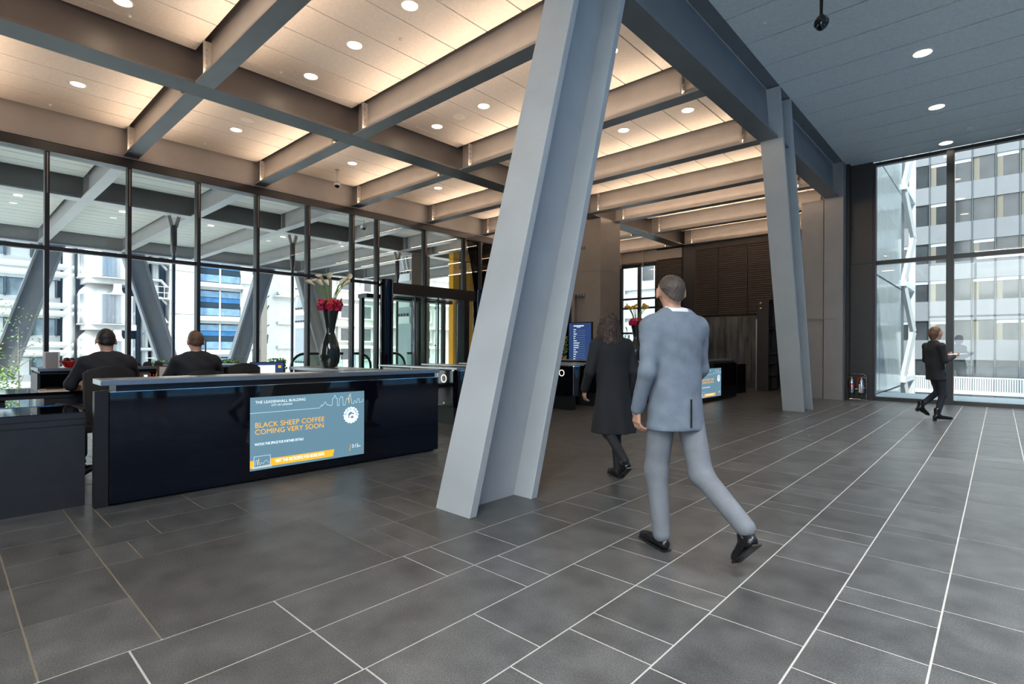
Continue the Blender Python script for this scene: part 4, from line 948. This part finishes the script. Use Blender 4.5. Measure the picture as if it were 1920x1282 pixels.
# ---------- woman by the far glazing
def far_woman():
    t = thing('person', 'person in black with ankle boots walking right by the far glazing, holding papers', 'person', (-.895, 12.43, 0), math.radians(-47.4))
    hd, q = head_prims((.0, .05, 1.60), 0, -.1, .95)
    hL, kL, aL = (-.085, .06, .88), (-.085, .16, .52), (-.085, -.17, .26); hR, kR, aR = (.085, .06, .88), (.085, .10, .47), (.085, .0, .10)
    shL, elL, wrL = (-.175, .0, 1.36), (-.21, .02, 1.10), (-.12, .26, 1.18); shR, elR, wrR = (.175, .0, 1.36), (.21, .04, 1.10), (.10, .28, 1.17)
    P = hd+[cp((0, .0, 1.40), (0, .03, 1.52), .050, .047, .03), cp((0, 0, 1.26), (0, .05, .96), .11, .10, .05), cp(shL, shR, .042), cp(shL, elL, .04, .034), cp(elL, wrL, .032, .023), cp(shR, elR, .04, .034), cp(elR, wrR, .032, .023),
            cp(hL, kL, .07, .05), cp(kL, aL, .046, .032), cp(hR, kR, .07, .05), cp(kR, aR, .046, .032)]
    body = sdf('body', P, .011, 'skin', t, extra=[hand(wrL, (.35, .95, .1), (0, .1, 1), (1, 0, .2), (.5, .6, .5), .9), hand(wrR, (-.2, .95, .1), (0, .1, 1), (-1, 0, .2), (.5, .6, .5), .9)])
    eyes(q, body)
    C = [cp((0, 0, 1.28), (0, .02, 1.05), .15, .135, .05, (1.1, .82, 1)), cp((0, .02, 1.05), (0, .05, .76), .138, .165, .05, (1.08, .86, 1)), cp(shL, shR, .06, .06, .05), cp((-.045, 0, 1.42), (.045, 0, 1.42), .05, .05, .05),
         cp(shL, elL, .062, .053, .03), cp(elL, wrL, .053, .042, .02), cp(shR, elR, .062, .053, .03), cp(elR, wrR, .053, .042, .02)]
    sdf('jacket', C, .010, 'coat', t, clip=lambda x, y, z: .74-z)
    trousers(t, hL, kL, aL, hR, kR, aR, 'jeans', (.085, .062, .058, .045))
    shoe(t, aL, (-.085, -.02, .09), .07, .025, 'ankle_boot'); shoe(t, (.085, .0, .115), (.085, .27, .045), .08, .03, 'ankle_boot')
    sdf('hair', [cp(q(0, -.03, .03), q(0, -.035, .0), .090, .086, .02, (.98, 1.1, 1.05)), cp(q(0, -.06, -.03), q(0, -.06, -.10), .065, .05, .04)], .007, 'hairlight', t, clip=lambda x, y, z: (y-.07)+.6*(1.66-z)*(y > .03), warp=lambda x, y, z: .003*np.sin(x*120)*np.sin(z*90))
    return t
far_woman()
o = MB().box(-.11, .11, -.15, .15, 0, .006).build('held_papers', 'paper'); o.location = (-.615, 12.69, 1.21); o.rotation_euler = (.08, 0, math.radians(-47.4)); tag(o, 'papers held out by the person by the far glazing', 'paper')
# ---------- seated receptionists
def seated(label, loc, rz, hair, headyaw, tilt, phone=False, light=False):
    t = thing('person', label, 'person', loc, rz)
    dz = .04
    hd, q = head_prims((.0, .06, 1.30+dz), headyaw, tilt)
    hL, kL, aL = (-.10, .0, .60), (-.13, .42, .58), (-.13, .36, .12); hR, kR, aR = (.10, .0, .60), (.13, .42, .58), (.13, .38, .12)
    shL, elL, wrL = (-.20, .03, 1.07+dz), (-.29, .10, .89), (-.20, .36, .87)
    shR, elR = (.20, .03, 1.07+dz), (.29, .10, .89); wrR = (.20, .36, .87) if not phone else (.17, .20, 1.10)
    hp = hand(wrR, (-.3, .95, 0), (0, 0, -1), (-1, .2, 0)) if not phone else hand(wrR, (-.15, -.2, .95), (-1, .1, 0), (0, 1, .2), (.5, .7, .6))
    P = hd+[cp((0, .02, 1.10+dz), (0, .04, 1.23+dz), .06, .056, .03), cp((0, .0, 1.0+dz), (0, -.02, .66), .12, .12, .05), cp(shL, shR, .05), cp(shL, elL, .045, .038), cp(elL, wrL, .036, .026), cp(shR, elR, .045, .038), cp(elR, wrR, .036, .026),
            cp(hL, kL, .075, .055), cp(kL, aL, .05, .036), cp(hR, kR, .075, .055), cp(kR, aR, .05, .036)]
    body = sdf('body', P, .011, 'skin', t, extra=[hand(wrL, (.3, .95, 0), (0, 0, -1), (1, .2, 0)), hp])
    eyes(q, body)
    J = [cp((0, -.005, 1.0+dz), (0, -.02, .74), .17, .155, .05, (1.16, .80, 1)), cp((0, -.02, .72), (0, -.01, .62), .165, .175, .05, (1.12, .85, 1)), cp((-.17, .02, 1.075+dz), (.17, .02, 1.075+dz), .07, .07, .08), cp((-.065, 0, 1.125+dz), (.065, 0, 1.125+dz), .058, .058, .08),
         cp(shL, elL, .066, .058, .05), cp(elL, wrL, .058, .046, .02), cp(shR, elR, .066, .058, .05), cp(elR, wrR, .058, .046, .02)]
    sdf('jacket', J, .010, 'navy', t, warp=lambda x, y, z: .004*np.sin(z*40+x*14)*np.sin(x*22))
    sdf('collar', [cp((0, .02, 1.14+dz), (0, .022, 1.175+dz), .066, .063, .02)], .006, 'shirt', t, clip=lambda x, y, z: z-1.20-dz)
    trousers(t, hL, kL, aL, hR, kR, aR, 'jeans')
    shoe(t, (-.13, .36, .085), (-.13, .58, .035)); shoe(t, (.13, .38, .085), (.13, .60, .035))
    R = q(0, 0, 0)
    sdf('hair', [cp(q(0, -.014, .036), q(0, -.014, .0), .086, .080, .02, (.97, 1.14, 1.10)), cp(q(0, .02, .095), q(0, .03, .09), .05, .05, .03)], .006, hair, t,
        clip=lambda x, y, z: np.maximum((R[2]-.03)-z+.3*(y-R[1]+.05), np.maximum((y-R[1]-.035)+.9*(R[2]+.06-z)*(z < R[2]+.06), np.minimum(np.minimum(abs(x-R[0])-.055, y-R[1]+.03), R[2]+.025-z))), warp=lambda x, y, z: .002*np.sin(x*220+y*80)*np.sin(z*180))
    if phone: MB().box(-.006, .006, -.012, .012, -.07, .07).build('handset', 'darkpl', body).location = (.115, .09, 1.30)
    return t
seated('left receptionist in a dark suit seated with his back to us, dark hair', (-7.0, 1.24, 0), FW+.12, 'hairdark', -.25, -.15)
seated('right receptionist in a dark suit, back to us, light brown hair, hand raised', (-7.0, 2.09, 0), FW-.05, 'hairlight', .1, -.12, True)
# ================================================================== OUTSIDE
M['street'] = mat('street_paving', (.55, .55, .53), .8, var=.15, scale=2)
M['cladd'] = mat('white_cladding', (.60, .60, .58), .45, var=.06, scale=2)
M['metal'] = mat('polished_steel_drum', (.75, .76, .78), .24, metal=.9, var=.35, scale=.9, stretch=(6, 6, .1))
M['pipe'] = mat('pale_pipe', (.58, .57, .55), .35, metal=.3)
M['concrete'] = mat('pale_concrete', (.56, .55, .53), .85, var=.10, scale=3)
M['pane'] = mat('pale_pane', (.20, .26, .30), .15, var=.25, scale=2)
M['panew'] = mat('white_pane', (.5, .53, .54), .3)
M['bluep'] = mat('blue_pane', (.05, .15, .30), .12, var=.2, scale=3)
M['bluel'] = mat('light_blue_pane', (.20, .31, .42), .15, var=.2, scale=3)
M['darkw'] = mat('dark_window', (.03, .045, .06), .1)
M['stonew'] = mat('portland_stone', (.66, .63, .58), .85, var=.08, scale=2)
M['yellowp'] = mat('yellow_paint', (.85, .42, .01), .4)
M['orangep'] = mat('orange_paint', (.55, .12, .02), .45)
M['facade'] = mat('grey_facade_panel', (.20, .202, .208), .5, var=.05, scale=2)
M['officew'] = mat('office_window', (.05, .055, .058), .08, var=.3, scale=1.2)
M['beige'] = mat('beige_blind', (.20, .175, .13), .7)
M['cyan'] = mat('pale_green_glazing', (.40, .46, .455), .12, var=.08, scale=1)
M['slate'] = mat('slate_frame', (.09, .105, .12), .4)
M['tan'] = mat('tan_steel', (.2, .175, .14), .6)
M['tower'] = mat('light_block_blue', (.018, .085, .17), .5, spec=.3)  # colour of the added tower that tints light from the right
M['bounceslab'] = mat('pale_bounce_slab', (.72, .72, .70), .8, var=.05, scale=2)
w = MB().box(5.25, 15.5, -24, 30, -.4, -.05).build('added_bounce_slab', 'bounceslab'); w['kind'] = 'structure'  # added unseen pale slab, bounces daylight up to the right ceiling
w = MB().box(-12, 5.25, -24, -6.2, -.4, -.05).build('added_bounce_slab', 'bounceslab'); w['kind'] = 'structure'  # second added bounce slab, behind the camera
g_ = MB().box(-140, 120, -100, 160, -8.2, -8).build('street_ground', 'street'); g_['kind'] = 'structure'
w = MB().box(-15.9, -13.65, 6.0, 19.4, -.35, -.02).build('trim_3', 'concrete'); w['kind'] = 'structure'
w = MB().box(-14.0, -13.65, -6.0, 6.0, -.35, -.02).build('trim_4', 'concrete'); w['kind'] = 'structure'
# ---- high-tech tower with drums, pipes and glazed floors
X0 = -42
t = thing('service_tower', 'white high-tech building with round drums, pipes and glazed floors, opposite', 'building', (X0, 7, -8))
def P(nm, m, mb, par=None, **k): return mb.build(nm, m, par or t, **k)
def lb(x0, x1, y0, y1, z0, z1): return MB().box(x0, x1, y0-7, y1-7, z0+8, z1+8)
P('back_wall', 'slate', lb(-6, -1.2, -16, 17.4, -8, 16))
lv = [-5.95+2.36*i for i in range(9)]                 # floor bands of the left wing
for z in lv:
    P('spandrel', 'cladd', lb(-1.2, -.9, -16, 5.2, z-.55, z+.75))
    for i in range(10):
        y0 = 5.0-1.15*(i+1)-.0; P('pane', 'pane' if (i+int(z)) % 3 else 'panew', lb(-1.1, -.95, y0+.06, y0+1.09, z+.75, z+1.78))
    for i in range(11): P('fin', 'slate', lb(-.95, -.80, 5.0-1.15*i-.04, 5.0-1.15*i+.04, z+.72, z+1.82))
    for zz in (z-.30, z+.17):
        smooth_angle(P('pipe', 'pipe', MB().tube([(.1, -22, zz+8), (.1, -1.3, zz+8)], .20, 12)))
smooth_angle(P('round_column', 'concrete', MB().lathe([(.30, 0), (.30, 23)], 18, (.0, -1.5, 0))))
for i, z0 in enumerate((-4.6, -1.9+.0, 1.0-.0+.0, 5.42-.0, 8.2)):    # drums
    pass
for (za, zb) in ((5.45, 8.1), (2.62, 4.40), (-.5, 1.70), (-3.4, -1.2), (-6.3, -4.1), (8.9, 11.0), (11.8, 14)):
    d_ = smooth_angle(P('drum', 'metal', MB().lathe([(1.30, za+8), (1.46, za+8.02), (1.46, zb+8), (1.30, zb+8.02)], 40, (.8, .25, 0))))
    smooth_angle(P('drum_rim', 'pipe', MB().lathe([(1.50, za+7.93), (1.50, za+8.0)], 40, (.8, .25, 0)), d_))
    P('collar', 'concrete', MB().box(-.3, 1.9, -.95, 1.55, za+7.62, za+7.92), d_)
    smooth_angle(P('neck', 'pipe', MB().lathe([(1.2, za+6.9), (1.1, za+7.2), (.75, za+7.62)], 24, (.5, .0, 0)), d_))
    smooth_angle(P('duct', 'pipe', MB().lathe([(.55, za+6.95), (.28, za+7.1), (.22, za+7.3), (.22, za+7.62)], 16, (2.0, .55, 0)), d_))
for y in (9.35, 9.95): smooth_angle(P('riser', 'pipe', MB().tube([(.2, y-7, 0), (.2, y-7, 22)], .22, 12)))
r_ = random.Random(5)
for i in range(14):
    z = 1.0+i*1.15; y = 9.0+r_.random()*.6
    smooth_angle(P('branch_pipe', 'pipe', MB().tube([(.45, 2.0+r_.random()*.4, z), (.55, 3.2, z), (.5, 3.55, z-.3-.3*r_.random())], .07+.06*r_.random(), 8)))
for i in range(8):
    z = .6+i*2.36; P('platform', 'cladd', MB().box(.3, 1.2, 2.2, 3.6, z, z+.08))
    b = MB()
    for y in (2.25, 2.75, 3.25, 3.55): b.tube([(1.15, y, z), (1.15, y, z+.8)], .025, 6)
    for zz in (.4, .8): b.tube([(1.15, 2.2, z+zz), (1.15, 3.6, z+zz)], .025, 6)
    P('platform_rail', 'pipe', b)
P('riser_back', 'slate', lb(-.9, -.2, 9.0, 10.6, -8, 16))
P('concrete_pier', 'concrete', lb(-1, .7, 10.66, 12.3, -8, 16))
for z in (-5.2, -2.4, .6, 3.45, 6.4, 9.2): P('pier_joint', 'tan', lb(.69, .708, 10.66, 12.3, z, z+.03))
for k in range(-2, 5):                                  # blue glazed bay
    z = 1.04+2.42*k; P('bay_spandrel', 'cladd', lb(-1, .1, 12.5, 15.5, z-.55, z+.0))
    P('bay_bracket', 'concrete', lb(.1, .5, 12.5, 15.6, z-.35, z-.05))
    for (y0, y1) in ((12.62, 13.95), (14.05, 15.4)):
        P('bay_pane', 'bluel', lb(-.4, .12, y0, y1, z+1.35, z+1.78)); P('bay_pane', 'bluep', lb(-.4, .12, y0, y1, z+.98, z+1.32))
        P('bay_pane', 'darkw', lb(-.4, .11, y0, y1, z+.60, z+.95)); P('bay_pane', 'bluel', lb(-.4, .12, y0, y1, z+.05, z+.56))
    P('bay_frame', 'cladd', lb(-.3, .17, 13.95, 14.05, z, z+1.85)); P('bay_frame', 'cladd', lb(-.3, .2, 15.4, 15.5, z, z+1.85)); P('bay_frame', 'cladd', lb(-.3, .2, 12.45, 12.6, z, z+1.85))
smooth_angle(P('round_column', 'concrete', MB().lathe([(.36, 0), (.36, 23)], 18, (.3, 8.85, 0))))
for k in range(-1, 5): P('column_bracket', 'concrete', lb(-.2, .75, 15.4, 16.3, 3.5+2.42*k, 4.2+2.42*k))
b = MB()
for i in range(26): b.bar((.4, 9.4+r_.random()*1.1, .5+i*.75), (.4, 9.4+r_.random()*1.1, 1.2+i*.75), .08)
P('scaffold', 'slate', b, kind='stuff'); P('tan_mast', 'tan', MB().box(.3, .7, 9.75, 10.15, 0, 22))
# ---- classical stone building
t = thing('stone_building', 'pale classical stone building with cornices and small windows, behind the vase', 'building', (-48, 26, -8))
MB().box(-8, 0, -7.2, -3.0, 0, 22).build('end_wall', 'stonew', t); MB().box(-8, -.6, -3.0, 22, 0, 22).build('front_wall', 'stonew', t)
for z in (9.1, 11.3, 14.0, 17): MB().box(-.7, .25, -5.2, 22, z, z+.22).build('cornice', 'stonew', t); 
MB().prism([(-5.6, 13.75), (-3.2, 14.7), (-.8, 13.75)], lambda u, v, d: (d, u, v), -.3, .5).build('pediment', 'stonew', t)
for z in (8.0, 9.9, 12.2, 15.0):
    for i in range(6):
        y = -2.2+2.6*i; f_ = MB().box(-.65, -.3, y+.6, y+2.0, z-.15, z+1.4).build('window_surround', 'stonew', t); MB().box(-.32, -.28, y+.9, y+1.7, z, z+1.2).build('pane', 'officew', f_)
for i in range(8): smooth_angle(MB().lathe([(.28, 9.4), (.24, 13.6)], 14, (.0, -2.4+2.6*i, 0)).build('half_column', 'stonew', t))
# ---- outer steel: rods, pillars, yellow hoist
for i, (y, nm) in enumerate(((4.80, 'left'), (8.42, 'middle'), (12.8, 'right'))):
    t = thing('tie_rod', f'dark hanging tie rod beyond the left glazing, {nm}', 'rod', (-18.2, y, -8)); 
    smooth_angle(MB().lathe([(.05, 0), (.05, 12.2)], 12).build('rod', 'frame', t)); smooth_angle(MB().lathe([(.05, 12.0), (.085, 12.15), (.085, 12.85), (.06, 12.9)], 14).build('sleeve', 'frame', t))
    for s in (-1, 1): MB().bar((0, s*.05, 12.85), (0, s*.13, 13.17), .05, .1).build('fork', 'steel', t)
for (x, y, w_, d_, nm) in ((-18.58, 13.9, .98, .95, 'right of the tie rod, with notched fittings'), (-27.9, 14.1, 1.45, 1.4, 'behind the tall flower vase')):
    t = thing('outer_pillar', f'square grey canopy pillar outside the left glazing, {nm}', 'pillar', (x, y, -8))
    MB().box(-w_/2, w_/2, -d_/2+.02, d_/2, 0, 13.18).build('shaft', 'column', t); MB().box(w_*.5, w_*.5+.02, -d_/2, d_/2, 0, 13.18).build('side_plate', 'pillar', t)
    for z in (8.4, 10.6, 11.3, 12.4):
        MB().box(-w_/2, w_*.42, -d_/2-.03, -d_/2+.02, z-.32, z-.02).build('splice_plate', 'plankc', t)
        for k in range(4): MB().box(-w_*.4+k*w_*.2, -w_*.4+k*w_*.2+.09, -d_/2-.09, -d_/2+.02, z, z+.1).build('notch', 'girder', t)
    for k in range(2): MB().bar((-.1+k*.25, -d_/2-.03, 13.1), (.05+k*.25, -d_/2-.03, 12.55), .09, .05).build('strut', 'plankc', t)
t = thing('yellow_hoist', 'bright yellow ladder-like hoist frame outside the entrance doors', 'frame', (-17.0, 15.3, -8))
for y in (-.48, .45): MB().box(-.14, .14, y-.16, y+.16, 0, 13.3).build('post', 'yellowp', t)
for z in (8.3, 9.2, 10.52, 11.4, 12.5): MB().box(-.1, .1, -.35, .35, z-.1, z+.1).build('rung', 'yellowp', t)
MB().box(-.3, .02, -.3, .0, 0, 13.0).build('inner_post', 'tan', t)
t = thing('hoist_machine', 'orange lift machine with a round wheel beside the yellow frame', 'machine', (-17.2, 17.2, 4.0))
MB().box(-.5, .5, -.9, .9, .6, 1.15).build('housing', 'orangep', t); MB().box(-.2, .2, -.2, .2, .0, .6).build('bracket', 'orangep', t)
smooth_angle(MB().tube([(.2, -.5, .3), (.45, -.5, .3)], .33, 20).build('wheel', 'darkpl', t))
for z in (-4.0,): MB().box(-.15, .15, -.15, .15, -12.0, .1).build('mast', 'tan', t)
# ---- escalator handrails
for i, (y0, y1, dirn) in enumerate(((6.95, 8.6, -1), (9.6, 8.95, 1), (10.95, 10.3, 1), (11.7, 11.05, 1))):
    t = thing('escalator_rail', f'glass escalator balustrade with black rounded handrail, {("leftmost", "second from left", "third from left, behind the door", "rightmost, behind the door")[i]}', 'handrail', (-15.1, 0, -.02))
    s = 1 if y1 > y0 else -1; c = y0+s*.42
    pts = [(0, y1, 1.10)]+[(0, c-s*.42*math.sin(a), .68+.42*math.cos(a)) for a in [math.pi*k/10 for k in range(11)]]+[(0, y1, .26)]
    smooth_angle(MB().tube(pts, .04, 8).build('handrail', 'darkpl', t))
    MB().prism([(p[1], p[2]) for p in pts[1:-1]]+[(y1, .26), (y1, 1.06)], lambda u, v, d: (d, u, v), -.006, .006).build('glass_panel', 'greenglass', t)
    MB().box(-.08, .08, min(y0, y1), max(y0, y1), .0, .26).build('skirt', 'counter', t)
t = thing('poster_stand', 'small blue poster seen through the entrance doors', 'sign', (-16.0, 12.25, -.02)) if False else None
o = MB().box(-.01, .01, -.24, .24, 0, .48).build('poster', 'bluel'); o.location = (-17.6, 13.45, 1.14); tag(o, 'small blue poster seen through the entrance doors', 'poster')
MB().box(-.03, -.01, -.02, .02, -9.14, 0).build('post', 'tan', o); MB().box(.011, .013, -.1, .12, .1, .36).build('print', 'tan', o)
# ---- trees and planting outside
def tree(label, loc, h, rad, n, seed, fol=(0, 1), size=.16):
    t = thing('young_tree', label, 'tree', loc); r_ = random.Random(seed)
    smooth_angle(MB().tube([(0, 0, 0), (.04, .02, h*.5), (-.02, .0, h*.95)], [.05, .04, .012], 8).build('trunk', 'tan', t))
    b = MB()
    for i in range(9):
        a = r_.random()*6.28; z = h*(.4+.5*r_.random()); b.tube([(0, 0, z), (rad*.7*math.cos(a), rad*.7*math.sin(a), z+rad*.5)], [.02, .006], 5)
    b.build('branches', 'tan', t)
    leaves(n, 0, 0, h*fol[0], h*fol[1], rad, size, r_).build('foliage', 'leaf', t, kind='stuff')
tree('slender young tree with sparse green leaves outside the left glazing', (-24, 1.85, -8), 10.4, .75, 170, 1, (.84, 1.04), .09)
tree('bushy yellow green tree at the left edge outside the glazing', (-20.5, 1.15, -8), 8.7, .50, 1100, 2, (.74, 1.0), .10)
for i, (x, y, lbx) in enumerate(((-14.5, 6.3, 'low leafy planter shrub outside the glazing, left of the vase'), (-14.2, 4.85, 'small leafy shrub outside the glazing behind the right receptionist'), (-14.3, 3.5, 'small shrub outside the glazing between the receptionists'))):
    t = thing('planter_shrub', lbx, 'shrub', (x, y, -.02)) if y > 6 else thing('planter_shrub', lbx, 'shrub', (-13.85, y, -.02))
    MB().box(-.16, .16, -.16, .16, 0, .5).build('planter', 'slate', t)
    leaves(260, 0, 0, .5, .98, .24, .10, random.Random(i+20)).build('foliage', 'leaf', t, kind='stuff')
# ---- glazed wing and office building beyond the right glazing
t = thing('glazed_wing', 'pale glazed side of the neighbouring wing running away beyond the far glazing', 'building', (-2.6, 16.5, -8))
ysj = [0, 1.39, 2.29, 3.69, 5.05, 6.85]; zs = [0, 4.6, 8.0, 11.43, 14.8, 18.2, 22]
MB().box(-.35, -.06, 0, 6.85, 0, 22).build('core', 'slate', t)
for a, b_ in zip(ysj, ysj[1:]):
    for c, d_ in zip(zs, zs[1:]): MB().box(-.06, 0, a+.02, b_-.02, c+.03, d_-.03).build('pane', 'cyan', t)
t = thing('white_frame_tower', 'white zigzag steel frame and slate recess beyond the glazed wing', 'building', (-2.5, 24.2, -8))
MB().box(-3, -.35, -.6, 2.2, 0, 24).build('recess', 'slate', t)
for k in range(6):
    z = 1.2+k*3.5; MB().bar((-.1, -.3, z), (.12, .5, z+1.75), .12, .25).build('diagonal', 'cladd', t); MB().bar((.12, .5, z+1.75), (-.1, -.3, z+3.5), .12, .25).build('diagonal', 'cladd', t)
    MB().box(-.35, .0, -.5, 2.2, z-.1, z+.1).build('ledge', 'plankc', t)
MB().box(-.2, .0, 2.2, 2.45, 0, 24).build('white_edge', 'white', t)
t = thing('office_building', 'light grey office building with window bands and white balustrade, opposite the far glazing', 'building', (0, 40, -8))
MB().box(-9, 14, .3, 6, 0, 26).build('core', 'facade', t)
xs = [-9+.99*i+.06 for i in range(0, 24)]; xs = [-3.1-.945*i for i in range(7, 0, -1)]+[-3.1, -2.217, -1.182, -.193, .796]+[.796+.99*i for i in range(1, 13)]
bands = [(-.25, .712), (1.854, 2.997), (4.14, 5.373), (6.40, 7.57), (8.654, 9.918), (10.942, 12.268), (13.4, 14.6), (15.7, 17)]
r_ = random.Random(11)
prev = -8
for k, (za, zb) in enumerate(bands):
    for a, b_ in zip(xs, xs[1:]):
        MB().box(a+.03, b_-.03, 0, .3, prev+8, za+8).build('panel', 'facade', t)
        wn = MB().box(a+.05, b_-.05, .08, .3, za+8, zb+8).build('window', 'officew', t)
        if k and r_.random() < .7: MB().box(a+.05, a+.05+.25, .06, .08, za+8, zb+8).build('blind', 'beige', wn)
        if k and r_.random() < .5: MB().box(a+.05, b_-.05, .05, .07, zb+8-.2, zb+8).build('roller_blind', 'panew', wn)
    prev = zb
for x in xs: MB().box(x-.022, x+.022, -.05, .05, 0, 26).build('mullion', 'slate', t)
MB().box(-9, 14, -.9, 0, 6.8, 6.96).build('balustrade_ledge', 'white', t)
b = MB()
for i in range(150): b.box(-4.5+i*.10, -4.5+i*.10+.045, -.88, -.84, 6.96, 7.72)
b.box(-4.6, 11, -.9, -.82, 7.70, 7.76); b.build('balustrade', 'white', t, kind='stuff')
# ---- pale building behind the far left window
t = thing('pale_building', 'pale panelled building seen through the window beside the louvred wall', 'building', (-20, 32, -8))
MB().box(-8, 9, 0, 4, 0, 22).build('wall', 'panew', t)
for z in (9.4, 11.3, 13.2, 15.1): MB().box(-8, 9, -.15, 0, z, z+.15).build('string_course', 'cladd', t)
for i, (x, z) in enumerate(((2.4, 13.8), (-1.0, 13.8), (4.5, 13.8), (2.9, 10.0), (-1.2, 10.0), (4.6, 10.0))): MB().box(x, x+.8, -.05, .02, z, z+.9).build('window', 'officew', t)
for x in (.8, 1.1): smooth_angle(MB().tube([(x, -.2, 0), (x, -.2, 20)], .07, 8).build('downpipe', 'cladd', t))

t = thing('light_block_tower', 'added dark blue tower on the right, outside the frame, dimming and tinting side light', 'building', (17, 5, -8))  # added unseen mass, blocks sky and blues the light from the right
MB().box(0, 10, -40, 40, 0, 45).build('body', 'tower', t)
for z in range(3, 44, 4): MB().box(-.15, 0, -40, 40, z, z+.5).build('floor_band', 'slate', t)
